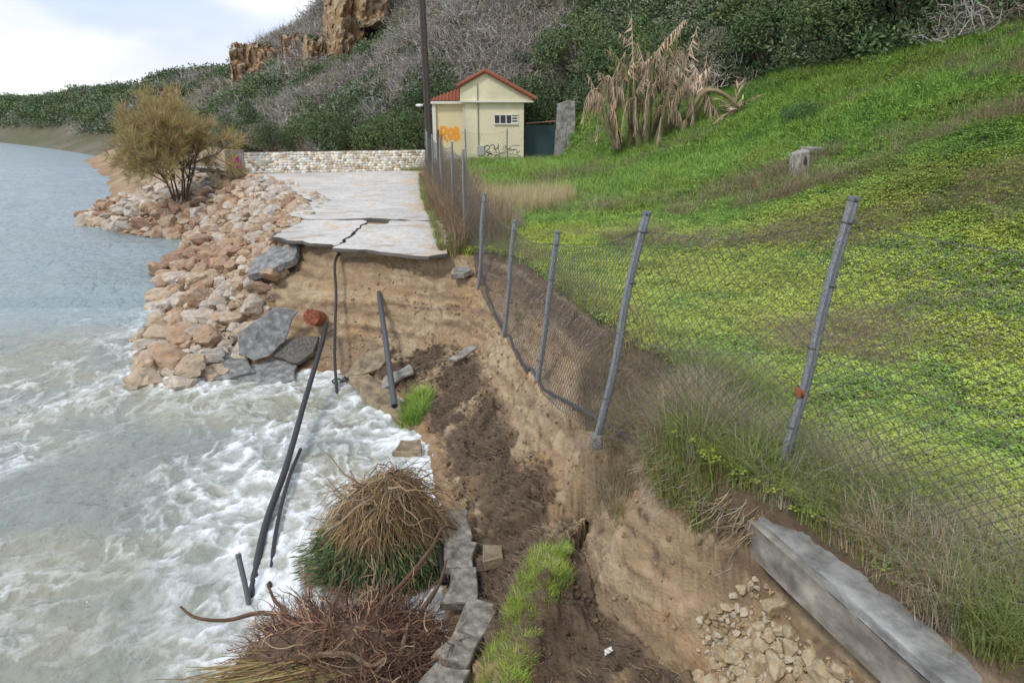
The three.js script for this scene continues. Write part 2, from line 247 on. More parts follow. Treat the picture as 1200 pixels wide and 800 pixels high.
// ---------------------------------------------------------------- the sea
{
  const G = 160, DG = new Float32Array((G + 1) * (G + 1)); for (let j = 0; j <= G; j++) for (let i = 0; i <= G; i++) DG[j * (G + 1) + i] = nearest(shore, -15 + i / G * 15.5, -16 + j / G * 15.5)[0];
  const shoreDist = (x, z) => { const u = clamp((x + 15) / 15.5) * (G - 1e-3), v = clamp((z + 16) / 15.5) * (G - 1e-3), i = u | 0, j = v | 0, k = j * (G + 1) + i; return mix(mix(DG[k], DG[k + 1], u - i), mix(DG[k + G + 1], DG[k + G + 2], u - i), v - j); };
  const foamAt = (x, z) => {                     // how much foam lies on the water, 0..1
    const wx = x + 0.9 * F2(x * 0.5, z * 0.5, 1), wz = z + 0.9 * F2(x * 0.5, z * 0.5, 6);
    const lace = 1 - Math.min(Math.abs(F2(wx * 1.5 + wz * 0.5, wz * 0.9, 3)), Math.abs(F2(wx * 2.3 - wz * 0.8, wz * 1.5, 14)) + 0.02) * 4.4;
    const fine = 1 - Math.abs(F2(wx * 4.5, wz * 3.4, 8)) * 4.2;
    const patch = F2(wx * 0.42 + 2, wz * 0.42 + 4, 12);
    const ds = shoreDist(x, z), nearShore = Math.exp(-ds / 0.7);
    const surf = Math.exp(-(((x + 1.9 + 0.5 * Math.sin(z * 0.9)) / 0.75) ** 2)) * sm(-11.2, -9, z);
    const m = 0.5 * sm(0.25, 1, lace) + 0.4 * sm(0.2, 1, fine) * sm(-0.25, 0.2, patch + 0.3 * nearShore + 0.3 * surf) + 0.8 * patch + 0.6 * nearShore + 0.36 * surf + 0.08 * sm(-7, -3, x) - 0.24;
    return clamp(m * 1.15) * (0.55 + 0.55 * sm(-0.25, 0.2, F2(x * 7 + 0.6 * F2(x * 2, z * 2, 4), z * 7, 2)));
  };
  const S = 1280, x0 = -15, z0 = -16, L = 15.5, d = new Uint8Array(S * S * 4), r = new Uint8Array(S * S * 4);
  for (let j = 0; j < S; j++) for (let i = 0; i < S; i++) {
    const x = x0 + (i + 0.5) / S * L, z = z0 + (j + 0.5) / S * L, o = (j * S + i) * 4;
    const f = foamAt(x, z);
    const silt = sm(-0.2, 0.25, F2(x * 0.45 + 8, z * 0.6, 3));
    const c = [mix(mix(134, 150, silt), 236, f), mix(mix(140, 148, silt), 239, f), mix(mix(133, 132, silt), 241, f)];
    const rim = sm(0, 3.4, Math.min(x - x0, z - z0)), sea = [138, 152, 154]; for (let k = 0; k < 3; k++) d[o + k] = clamp(mix(mix(sea[k], 236, f * 0.6), c[k], rim), 0, 255); d[o + 3] = 255;
    r[o] = r[o + 1] = r[o + 2] = mix(46, 190, f); r[o + 3] = 255;
  }
  const mk = (a, c) => { const t = new THREE.DataTexture(a, S, S); t.magFilter = THREE.LinearFilter; t.minFilter = THREE.LinearMipmapLinearFilter; t.generateMipmaps = true; if (c) t.colorSpace = THREE.SRGBColorSpace; t.needsUpdate = true; return t; };
  const nearMat = new THREE.MeshPhysicalMaterial({ map: mk(d, true), roughnessMap: mk(r), roughness: 1, bumpMap: rep(bumpTex, 9), bumpScale: 0.035, ior: 1.33 });
  const wave = (x, z) => 0.16 * F2(x * 0.5 + z * 0.25, z * 0.6, 2) + 0.07 * F2(x * 2.2, z * 2.6, 5) + 0.015 * F2(x * 7, z * 7, 6) - 0.03;
  const n = 460, pos = [], uv = [], idx = [];
  for (let j = 0; j <= n; j++) for (let i = 0; i <= n; i++) { const u = i / n, v = j / n, x = x0 + u * L, z = z0 + v * L; const e = Math.min(1, 6 * Math.min(u, v, 1 - u, 1 - v)); pos.push(x, (wave(x, z) + 0.045 * foamAt(x, z)) * Math.max(e, 0.15), z); uv.push(u, v); }
  for (let j = 0; j < n; j++) for (let i = 0; i < n; i++) { const a = j * (n + 1) + i, b = a + 1, c = a + n + 1, e = c + 1; idx.push(a, c, b, b, c, e); }
  const g = new THREE.BufferGeometry(); g.setAttribute('position', new THREE.Float32BufferAttribute(pos, 3)); g.setAttribute('uv', new THREE.Float32BufferAttribute(uv, 2)); g.setIndex(idx); g.computeVertexNormals();
  structure(mesh('', g, nearMat), 'surf_water');
  // open sea round it, growing coarser towards the horizon
  const far = [], fu = [], fi = [], xs = [], zz = []; let q = -2600; const seaX = [-2600, -1500, -900, -500, -300, -180]; for (let x = -110; x <= 4; x += 0.5) seaX.push(x); seaX.push(30, 60);
  const seaZ = [900, 300, 100, 40, 20]; for (let z = 8; z > -60; z -= 0.5) seaZ.push(z); seaZ.push(-70, -90, -130, -200, -400, -900, -2600);
  for (const z of seaZ) for (const x of seaX) { far.push(x, -0.05 + (Math.abs(x) < 100 && Math.abs(z) < 60 && !(x > x0 - 1 && x < x0 + L + 1 && z > z0 - 1 && z < z0 + L + 1) ? 0.3 * fbm(x * 0.3, 3, z * 0.3, 4) : -0.1), z); fu.push(x * 0.3, z * 0.3); }
  for (let j = 0; j < seaZ.length - 1; j++) for (let i = 0; i < seaX.length - 1; i++) { const a = j * seaX.length + i, b = a + 1, c = a + seaX.length, e = c + 1; fi.push(a, b, c, b, e, c); }
  const g2 = new THREE.BufferGeometry(); g2.setAttribute('position', new THREE.Float32BufferAttribute(far, 3)); g2.setAttribute('uv', new THREE.Float32BufferAttribute(fu, 2)); g2.setIndex(fi); g2.computeVertexNormals();
  structure(mesh('', g2, new THREE.MeshPhysicalMaterial({ color: lin(.255, .314, .323), roughness: 0.22, bumpMap: bumpTex, bumpScale: 0.12, ior: 1.33 })), 'sea');
}
// ---------------------------------------------------------------- the hill behind
const FOOT = [[-170, -190], [-90, -125], [-46, -84], [-30, -63], [-20, -50], [-12, -41], [-6, -37.2], [1, -37.2], [4.2, -33.5], [6, -29], [9, -26], [12, -22.5], [18, -18.5], [28, -11], [60, 8], [110, 30]];
const foot = sampled(FOOT, 4), footPoly = [...foot.map((p) => [p[0], p[1]]), [300, 30], [300, -400], [-170, -400]];
const CAPS = [[-170, 5], [-90, 6], [-43, 8.2], [-33, 8.8], [-29, 9.6], [-27, 12.0], [-22, 13.0], [-19, 15.0], [-15, 17], [-11, 22], [-4, 34], [10, 44], [300, 46]];
function capAt(x) { for (let i = 0; i < CAPS.length - 1; i++) if (x < CAPS[i + 1][0]) return mix(CAPS[i][1], CAPS[i + 1][1], clamp((x - CAPS[i][0]) / (CAPS[i + 1][0] - CAPS[i][0]))); return 46; }
function hillAt(x, z) {
  const [d] = nearest(foot, x, z), s = inside(footPoly, x, z) ? d : -d;
  const base = z > -32 || x > 3 ? Math.min(field(x, z), 7.5) : 2.0;
  if (s < 0) return { s, h: base - 0.3 + s * 0.4 };
  const cap = capAt(x) + 2.5 * F2(x * 0.12, z * 0.12, 3);
  const raw = base - 0.3 + s * 0.72 + 2.2 * F2(x * 0.13, z * 0.13, 8) * sm(0, 8, s);
  const k = 3, q = Math.max(k - Math.abs(raw - cap), 0) / k;
  return { s, h: Math.min(raw, cap) - q * q * k * 0.25 - Math.max(0, raw - cap) * 0.02 };
}
{
  const xs = [], zs = []; for (let x = -170; x <= 60;) { xs.push(x); x += x < -70 ? 8 : x > 25 ? 3 : 0.8; } for (let z = 8; z >= -170;) { zs.push(z); z -= z < -100 ? 6 : 0.8; }
  const pos = [], col = [], uv = [], idx = [], c = new THREE.Color();
  for (const z of zs) for (const x of xs) { const q = hillAt(x, z); pos.push(x, Math.max(q.h, -3), z); uv.push(x * 0.25, (z + q.h) * 0.25); c.setRGB(.13, .13, .07).lerp(lin(.20, .165, .12), sm(-0.2, 0.3, F2(x * 0.3, z * 0.3, 4))); col.push(c.r, c.g, c.b); }
  for (let j = 0; j < zs.length - 1; j++) for (let i = 0; i < xs.length - 1; i++) { const a = j * xs.length + i, b = a + 1, d = a + xs.length, e = d + 1; if (Math.max(...[a, b, d, e].map((q) => pos[q * 3 + 1])) > -2.5) idx.push(a, b, d, b, e, d); }
  const g = new THREE.BufferGeometry(); g.setAttribute('position', new THREE.Float32BufferAttribute(pos, 3)); g.setAttribute('color', new THREE.Float32BufferAttribute(col, 3)); g.setAttribute('uv', new THREE.Float32BufferAttribute(uv, 2)); g.setIndex(idx); g.computeVertexNormals();
  structure(mesh('', g, new THREE.MeshStandardMaterial({ vertexColors: true, roughness: 1, bumpMap: bumpTex, bumpScale: 0.3 })), 'hillside');
}
function crag(x, y, z, w, h, d, turn, seed) {    // a bare face of layered orange limestone
  const g0 = new THREE.BoxGeometry(w, h, d, Math.round(w * 9), Math.round(h * 9), Math.round(d * 4)); g0.deleteAttribute('normal'); g0.deleteAttribute('uv');
  const g = mergeVertices(g0), p = g.attributes.position, col = [], c = new THREE.Color();
  for (let i = 0; i < p.count; i++) { let a = p.getX(i), b = p.getY(i), e = p.getZ(i); const n = fbm(a * 0.9 + seed, b * 0.5, e * 0.9, 4), l = 0.22 * N(seed, b * 2.4, a * 0.2), m = fbm(a * 3 + seed, b * 1.4, e * 3, 3), round = 1 - 0.25 * (Math.abs(a * 2 / w) ** 4) - (b > 0 ? 0.15 * (b * 2 / h) ** 4 : 0);
    const k2 = fbm(a * 6 + seed, b * 5, e * 6, 3); a = a * ((1 + 0.4 * n) * round) + 0.3 * m; e = e * round + (2.0 * n + l + 1.0 * m + 0.5 * k2); b = b * (0.95 + 0.1 * round) + 0.9 * n + 0.3 * k2; p.setXYZ(i, a, b, e);
    c.setRGB(.40, .25, .125).lerp(lin(.46, .38, .28), sm(-0.1, 0.25, m)).lerp(lin(.20, .13, .08), sm(0.08, 0.3, fbm(a * 2, b * 4, seed, 3))); col.push(c.r, c.g, c.b); }
  g.setAttribute('color', new THREE.Float32BufferAttribute(col, 3)); const gg = toCreasedNormals(g, 0.5);
  const o = structure(mesh('', gg, new THREE.MeshStandardMaterial({ vertexColors: true, roughness: 0.95 })), 'cliff'); o.position.set(x, y, z); o.rotation.y = turn; return o;
}
const crags = [[-24.6, 7.6, -69.4, 5.0, 5.2, 5, 0.35, 3], [-19.9, 9.3, -66.8, 2.4, 2.6, 3, 0.3, 8], [-13.6, 10.9, -59.4, 2.8, 4.2, 4, 0.5, 14], [-11.3, 12.7, -58.6, 2.8, 3.4, 4, 0.5, 23], [-16.6, 8.6, -61, 1.8, 3.0, 3, 0.4, 31], [-38, 5.6, -80, 3, 2.4, 3, 0.3, 37]];
for (const c of crags) crag(...c);

// ---------------------------------------------------------------- the broken road
const roadTex = (() => {
  const S = 1024, d = new Uint8Array(S * S * 4);
  for (let j = 0; j < S; j++) for (let i = 0; i < S; i++) {
    const x = -16 + i / S * 22, z = -34 + j / S * 22, o = (j * S + i) * 4;
    const a = F2(x * 0.9, z * 0.9, 2), b = F2(x * 5, z * 2.2, 5), c = F2(x * 14, z * 14, 7);
    const sand = 0.75 * clamp(sm(0.06, 0.30, a + 0.35 * b + 0.42 * sm(-1.3, 0, x - roadSide(z)) - 0.16) + 0.4 * sm(0.2, 0.36, b)), dirt = sm(0.16, 0.34, F2(x * 1.3, z * 4.4, 9));
    const v = 1 + 0.16 * c + 0.18 * a, m = [mix(196, 184, sand), mix(191, 164, sand), mix(184, 138, sand)];
    for (let k = 0; k < 3; k++) d[o + k] = clamp(mix(m[k], [142, 122, 104][k], dirt * 0.4) * v, 0, 255); d[o + 3] = 255;
  }
  const t = new THREE.DataTexture(d, S, S); t.colorSpace = THREE.SRGBColorSpace; t.magFilter = THREE.LinearFilter; t.minFilter = THREE.LinearMipmapLinearFilter; t.generateMipmaps = true; t.needsUpdate = true; return t;
})();
function jag(poly, step, amp, seed) {            // broken outline
  const out = []; poly.forEach((a, i) => { const b = poly[(i + 1) % poly.length], L = Math.hypot(b[0] - a[0], b[1] - a[1]), n = Math.max(1, Math.round(L / step)); for (let k = 0; k < n; k++) { const t = k / n, x = mix(a[0], b[0], t), z = mix(a[1], b[1], t); out.push([x + amp * 2 * N(x * 3.1, seed, z * 3.1), z + amp * 2 * N(x * 3.1, seed + 9, z * 3.1)]); } }); return out;
}
function plate(poly, thick) {                    // a flat slab seen from above, x and z as given, its top at 0
  const s = new THREE.Shape(poly.map(([x, z]) => new THREE.Vector2(x, -z))); const b = Math.min(0.012, thick * 0.2);
  const g = new THREE.ExtrudeGeometry(s, { depth: thick - 2 * b, bevelEnabled: true, bevelSize: b, bevelThickness: b, bevelSegments: 1, steps: 1 }); g.translate(0, 0, -(thick - b)); g.rotateX(-Math.PI / 2);
  return g;
}
const roadMat = new THREE.MeshStandardMaterial({ map: roadTex, roughness: 0.9, bumpMap: bumpTex, bumpScale: 0.012 });
const breakMat = mat(lin(.16, .145, .125), { map: rep(gritTone, 0.8), bumpMap: rep(gritTex, 0.8), bumpScale: 0.004 });
function roadUv(g) { const p = g.attributes.position, n = g.attributes.normal, uv = []; for (let i = 0; i < p.count; i++) uv.push((p.getX(i) + 16) / 22, (p.getZ(i) + 34 + (1 - Math.abs(n.getY(i))) * p.getY(i)) / 22); g.setAttribute('uv', new THREE.Float32BufferAttribute(uv, 2)); return g; }
{
  const left = [[-5.75, -17.4], [-5.6, -19], [-5.9, -20], [-7.2, -22.6], [-8.6, -25], [-10.4, -28], [-13, -31], [-15.8, -33.4]], right = []; for (let z = -33; z < -16; z += 1.5) right.push([roadSide(z) - 0.05, z]);
  const r = new THREE.Group(); structure(r, 'road');
  const main = mesh('road_surface', roadUv(plate(jag([...left, [-10, -32.4], ...right, [-1.85, -16.45], [-2.95, -16.5], [-3.1, -16.8], [-3.6, -16.75], [-5.1, -16.6]], 0.3, 0.12, 4), 0.12)), [roadMat, breakMat], r); main.position.y = 2.085;
  const pieces = [[[[-5.15, -14.25], [-4.3, -13.75], [-3.5, -13.1], [-3.46, -16.2], [-5.0, -16.42]], 2.10, .012, .015], [[[-3.44, -12.95], [-2.45, -12.72], [-2.1, -12.45], [-1.6, -12.35], [-1.28, -12.6], [-1.35, -14.2], [-1.72, -16.3], [-2.9, -16.3], [-3.0, -15.75], [-3.42, -15.65]], 2.085, .006, -.008]];
  for (const [poly, y, rx, rz] of pieces) { const g = roadUv(plate(jag(poly, 0.16, 0.075, y * 7), 0.075)); const m = mesh('slab', g, [roadMat, breakMat], r); m.position.y = y; g.translate(3.3, 0, 14.5); m.position.x = -3.3; m.position.z = -14.5; m.rotation.set(rx, 0, rz); }
}
// broken pieces of road and kerb that fell to the shore
const asphalt = mat(lin(.33, .325, .315), { map: rep(toneTex, 0.9), bumpMap: rep(gritTex, 0.9), bumpScale: 0.004, roughness: 0.8 }), concrete = mat(lin(.42, .39, .34), { map: rep(toneTex, 0.7), bumpMap: rep(gritTex, 0.8), bumpScale: 0.004 }), sandyConcrete = mat(lin(.40, .31, .20), { map: rep(toneTex, 0.7), bumpMap: rep(gritTex, 0.8), bumpScale: 0.005 });
const kerbMat = mat(lin(.37, .335, .28), { map: rep(toneTex, 1.3), bumpMap: rep(gritTex, 0.8), bumpScale: 0.004 });
const slabs = [
  [[-4.95, 1.72, -13.75], [[-.5, -.1], [-.2, -.42], [.45, -.3], [.52, .2], [.1, .45], [-.45, .38]], .16, [.42, 0, .28], asphalt, 'cracked grey slab sagging below the corner of the broken road'],
  [[-4.66, .62, -11.98], [[-.3, .45], [-.42, .1], [.02, -.55], [.4, -.62], [.42, .05], [-.02, .5]], .07, [1.02, -.25, -.3], asphalt, 'grey asphalt sheet propped steeply against the sand bank'],
  [[-5.35, .16, -11.66], [[-.62, .42], [-.25, -.5], [.35, -.25], [.62, .2], [.2, .42]], .08, [.22, 0, -.06], asphalt, 'flat grey asphalt sheet lying beside the boulders at the water'],
  [[-4.5, .05, -11.55], [[-.5, .42], [-.45, -.3], [.1, -.5], [.5, -.2], [.48, .4]], .07, [.2, .3, .02], asphalt, 'grey asphalt sheet half under water below the propped one'],
  [[-4.1, .33, -11.98], [[-.42, .05], [-.2, -.28], [.4, -.25], [.34, .1], [.12, .3], [-.12, .22]], .09, [.6, .1, .1], breakMat, 'small dark slab with a ragged edge at the foot of the sand bank'],
  [[-2.62, .32, -11.45], [[-.5, .3], [-.2, -.1], [.35, -.38], [.48, -.1], [.2, .25]], .08, [.5, .2, .2], sandyConcrete, 'sand coloured slab leaning on the bank under the thick pipe'],
  [[-2.05, .12, -10.15], [[-.75, -.72], [-.5, -.85], [.35, .1], [.72, .68], [.5, .8], [-.2, .1]], .14, [.06, 0, -.1], sandyConcrete, 'long wet kerb slab running along the waterline'],
  [[-2.0, .3, -10.75], [[-.3, .14], [-.2, -.16], [.28, -.1], [.3, .12]], .07, [.25, .4, .3], concrete, 'short slab fragment lying behind the long wet kerb'],
  [[-1.5, .09, -8.62], [[-.2, .12], [-.1, -.15], [.2, -.08], [.17, .15]], .12, [.1, .2, .06], sandyConcrete, 'small square block alone in the foam'],
  [[-.6, .36, -6.28], [[-.13, .24], [-.15, -.28], [.13, -.24], [.14, .24]], .12, [.12, 0, -.06], kerbMat, 'pale kerb block behind the uprooted bush'],
  [[-.53, .33, -5.8], [[-.14, .2], [-.13, -.2], [.14, -.22], [.13, .2]], .12, [.08, -.06, -.08], kerbMat, 'middle kerb block of the three beside the uprooted bush'],
  [[-.48, .29, -5.36], [[-.14, .2], [-.12, -.2], [.13, -.2], [.12, .15]], .12, [.22, -.1, -.05], kerbMat, 'kerb block with its end in the wave tongue'],
  [[-.36, .36, -4.86], [[-.12, .16], [-.1, -.18], [.14, -.2], [.13, .14]], .11, [.1, -.3, -.06], kerbMat, 'short grey kerb piece at the lower end of the wave tongue'],
  [[-.43, .36, -4.5], [[-.17, .18], [-.13, -.18], [.14, -.2], [.13, .17]], .11, [.05, -.3, -.05], kerbMat, 'grey kerb piece between turf ridge and root tangle'],
  [[-.53, .36, -4.1], [[-.18, .22], [-.16, -.19], [.14, -.19], [.13, .21]], .11, [.04, -.28, -.05], kerbMat, 'long grey kerb piece beside the root tangle'],
  [[-.64, .36, -3.65], [[-.18, .24], [-.16, -.21], [.14, -.21], [.13, .22]], .11, [.04, -.28, -.05], kerbMat, 'grey kerb piece at the foot of the root tangle'],
  [[-.93, 1.8, -12.35], [[-.2, .08], [-.16, -.1], [.12, -.12], [.2, .04], [.02, .12]], .12, [.25, .2, .1], concrete, 'pale concrete lump hanging under the sagging fence'],
  [[-.8, .8, -10.6], [[-.07, .3], [-.05, -.28], [.06, -.3], [.08, .26]], .05, [.3, -.7, .1], concrete, 'narrow pale plank lying on the dark slumped soil'],
  [[-.2, .42, -5.75], [[-.1, .1], [-.08, -.1], [.12, -.07], [.1, .1]], .14, [.1, .3, .1], sandyConcrete, 'yellowish block wedged between kerb and turf ridge'],
];
slabs.forEach(([p, poly, th, rot, m, label], i) => { const g = plate(jag(poly, 0.09, 0.04, i * 3.3), th); const o = top(mesh('', g, m), 'broken_slab', label, 'slab', 'broken slabs along the washed out shore'); o.position.set(...p); o.rotation.set(...rot); });

// ---------------------------------------------------------------- stones
function rockGeo(seed, detail = 4, flat = 1) {
  const r = rng(seed), pl = []; for (let i = 0; i < 13; i++) pl.push([rdir(r), 0.55 + r() * 0.3]);
  const g0 = new THREE.IcosahedronGeometry(1, detail); g0.deleteAttribute('normal'); g0.deleteAttribute('uv'); const g = mergeVertices(g0, 1e-4), p = g.attributes.position, d = V(), col = [], uv = [];
  for (let i = 0; i < p.count; i++) { d.fromBufferAttribute(p, i).normalize(); let k = 1.15; for (const [n, q] of pl) { const c = n.dot(d); if (c > 0.05) k = Math.min(k, q / c); } k *= 1 + 0.2 * fbm(d.x * 2.2 + seed, d.y * 2.2, d.z * 2.2, 2) + 0.12 * fbm(d.x * 6 + seed, d.y * 6, d.z * 6, 2); p.setXYZ(i, d.x * k, d.y * k * flat, d.z * k);
    const v = 0.82 + 0.6 * fbm(d.x * 2.5, d.y * 2.5 + seed, d.z * 2.5, 4), w = sm(0, 0.3, fbm(d.x * 1.7 + seed, d.y * 1.7, d.z * 1.7 + 4, 3)); col.push(v, mix(v, v * 0.86, w), mix(v, v * 0.7, w)); uv.push(Math.atan2(d.x, d.z) / 3.14, d.y); }
  g.setAttribute('color', new THREE.Float32BufferAttribute(col, 3)); g.setAttribute('uv', new THREE.Float32BufferAttribute(uv, 2)); g.computeVertexNormals(); return toCreasedNormals(g, 0.42);
}
const rockGeos = [1, 2, 3, 4, 5, 6, 7, 8].map((s) => rockGeo(s * 17, 4, 0.75 + 0.05 * (s % 4)));
const rockMat = (r, g, b, bump = 0.012) => new THREE.MeshStandardMaterial({ color: lin(r, g, b), vertexColors: true, roughness: 0.95, ...(bump ? { bumpMap: bumpTex, bumpScale: bump } : {}) });
const rockKinds = [
  ['orange brown boulder in the rock slope below the road', [.49, .345, .235]], ['pale grey boulder in the rock slope below the road', [.58, .51, .43]], ['tan limestone boulder in the rock slope below the road', [.54, .42, .305]], ['reddish brown boulder in the rock slope below the road', [.40, .26, .18]]].map(([l, c]) => [l, rockMat(...c, 0.012)]);
{
  const r = rng(4242), cand = [];
  const region = (x, z) => { const q = groundInfo(x, z); if (q.zone === 2 && q.w < -0.35) return null; if (q.zone === 0 && (q.e > 0.55 || z > -16)) return null; if (z > -14.6 && x > -5.15 - 0.25 * (z + 12)) return null; return q; };
  for (let k = 0; k < 24000; k++) { const z = -10.9 - 22 * r() ** 1.3, x = mix(-4.2, -20, r()); const q = region(x, z); if (!q) continue; const low = q.t; const s = (0.065 + 0.21 * r() ** 3.6) * (0.8 + 0.45 * low) * (z < -20 ? 1.15 : 1); cand.push([x, q.h, z, s]); }
  const placed = [], cell = {}; cand.sort((a, b) => b[3] - a[3]);
  for (const c of cand) { let ok = true; for (let i = -1; i <= 1 && ok; i++) for (let j = -1; j <= 1 && ok; j++) for (const o of cell[`${Math.floor(c[0]) + i},${Math.floor(c[2]) + j}`] ?? []) if (Math.hypot(o[0] - c[0], o[2] - c[2]) < (o[3] + c[3]) * 0.62) { ok = false; break; } if (ok) { placed.push(c); (cell[`${Math.floor(c[0])},${Math.floor(c[2])}`] ??= []).push(c); } }
  const size = (c) => c[3] / Math.hypot(c[0], c[2] - 0); placed.sort((a, b) => size(b) - size(a));
  const kindAt = (x, z) => { const n = F2(x * 0.35, z * 0.35, 5) + (r() - 0.5) * 0.5; return n < -0.16 ? 1 : n < 0.06 ? (r() < 0.3 ? 1 : 2) : n < 0.24 ? 0 : 3; };
  const set = (o, c) => { o.position.set(c[0], c[1] + c[3] * 0.30, c[2]); o.rotation.set((r() - 0.5) * 0.9, r() * 6.28, (r() - 0.5) * 0.9); o.scale.set(c[3] * (0.9 + 0.35 * r()), c[3] * (0.75 + 0.3 * r()), c[3] * (0.9 + 0.3 * r())); };
  const hero = [[-5.12, .45, -12.35, .30, 2, 'rounded tan boulder directly behind the flat asphalt sheet'], [-5.72, .25, -11.25, .26, 2, 'tan boulder touching the sea beside the flat asphalt sheet'], [-4.9, 1.42, -13.35, .2, 0, 'orange boulder under the sagging road slab'], [-5.05, 1.2, -13.15, .17, 3, 'reddish boulder just below the sagging road slab']];
  for (const c of hero) { const o = top(mesh('', rockGeos[c[3] > .25 ? 2 : 4], rockKinds[c[4]][1]), 'boulder', c[5], 'boulder'); set(o, c); }
  const spot = (c) => { const q = groundInfo(c[0], c[2]); return c[2] < -21 ? 'below the tamarisk' : q.t > 0.72 ? 'at the waterline of the rock slope' : q.t < 0.3 ? 'beside the broken road edge' : c[2] > -14.5 ? 'between asphalt sheets and sea' : 'midway up the rock slope'; };
  const tones = ['orange brown', 'pale grey', 'tan limestone', 'reddish brown'];
  placed.slice(0, 290).forEach((c) => { const kd = kindAt(c[0], c[2]), what = `${c[3] > 0.2 ? 'large' : 'small'} ${tones[kd]} boulder`, where = spot(c); const o = top(mesh('', rockGeos[Math.floor(r() * 8)], rockKinds[kd][1]), 'boulder', `${what} ${where}`, 'boulder', `${what}s ${where}`); set(o, c); });
  const rest = placed.slice(290), small = rockGeo(99, 2, 0.8); const im = new THREE.InstancedMesh(small, rockMat(1, 1, 1, 0), rest.length + 1500), d = new THREE.Object3D(); let n = 0;
  const cols = [lin(.49, .345, .235), lin(.58, .51, .43), lin(.54, .42, .305), lin(.40, .26, .18)];
  for (const c of rest) { set(d, c); d.updateMatrix(); im.setMatrixAt(n, d.matrix); im.setColorAt(n++, jit(cols[kindAt(c[0], c[2])], r)); }
  for (let k = 0; k < 9000 && n < im.count; k++) { const z = -10.9 - 18 * r() ** 1.2, x = mix(-4.3, -14, r()), q = region(x, z); if (!q) continue; set(d, [x, q.h, z, 0.03 + 0.05 * r()]); d.updateMatrix(); im.setMatrixAt(n, d.matrix); im.setColorAt(n++, jit(cols[kindAt(x, z)], r)); }
  im.count = n; stuff(im, 'broken_stone', 'small broken stones filling the gaps between the boulders', 'stones');
}

// ---------------------------------------------------------------- dry stone wall at the foot of the hill
const canvasTex = (w, h, draw) => { const c = document.createElement('canvas'); c.width = w; c.height = h; const g = c.getContext('2d'); g.clearRect(0, 0, w, h); draw(g, w, h); const t = new THREE.CanvasTexture(c); t.colorSpace = THREE.SRGBColorSpace; return t; };
const decal = (tex) => new THREE.MeshStandardMaterial({ map: tex, transparent: true, roughness: 0.8 });
{
  const w = thing('stone_wall', 'long low wall of pale rough stones at the end of the road', 'wall', [-3.75, 1.98, -31.2], Math.atan2(2.2, 8.3));
  const L = 8.2, r = rng(77), parts = []; mesh('core', box(L, 0.96, 0.34, -L / 2, 0.48, 0), mat(lin(.30, .27, .22)), w);
  for (let y = 0.05; y < 0.98; y += 0.105) for (let x = -L + 0.55; x < 0; x += 0.1 + 0.07 * r()) { const g = rockGeos[Math.floor(r() * 8)]; const c = new THREE.IcosahedronGeometry(0.075 + 0.025 * r(), 1); c.deleteAttribute('uv'); c.scale(1.1, 0.8, 0.6); c.rotateZ((r() - 0.5) * 0.8); c.rotateX((r() - 0.5) * 0.6); c.translate(x, y + (r() - 0.5) * 0.04, 0.17); const v = jit(r() < 0.3 ? lin(.50, .42, .30) : lin(.72, .68, .59), r, 0.3), a = new Float32Array(c.attributes.position.count * 3); for (let i = 0; i < a.length; i += 3) { a[i] = v.r; a[i + 1] = v.g; a[i + 2] = v.b; } c.setAttribute('color', new THREE.BufferAttribute(a, 3)); parts.push(c); }
  const st = mesh('stones', mergeGeometries(parts), vcol({ side: THREE.FrontSide }), w); st.userData.kind = 'stuff';
  mesh('end_pier', box(0.7, 1.06, 0.42, -L + 0.1, 0.53, 0), mat(lin(.52, .48, .42), { map: toneTex }), w);
  const tag = mesh('pink_graffiti', new THREE.PlaneGeometry(0.62, 0.6), decal(canvasTex(128, 128, (g) => { g.strokeStyle = '#c0357f'; g.lineWidth = 20; g.lineJoin = g.lineCap = 'round'; g.beginPath(); g.moveTo(20, 100); g.lineTo(34, 24); g.lineTo(62, 70); g.lineTo(86, 22); g.lineTo(106, 96); g.moveTo(24, 84); g.quadraticCurveTo(64, 120, 104, 62); g.moveTo(44, 108); g.lineTo(92, 106); g.stroke(); })), w); tag.position.set(-L + 0.1, 0.6, 0.216);
}

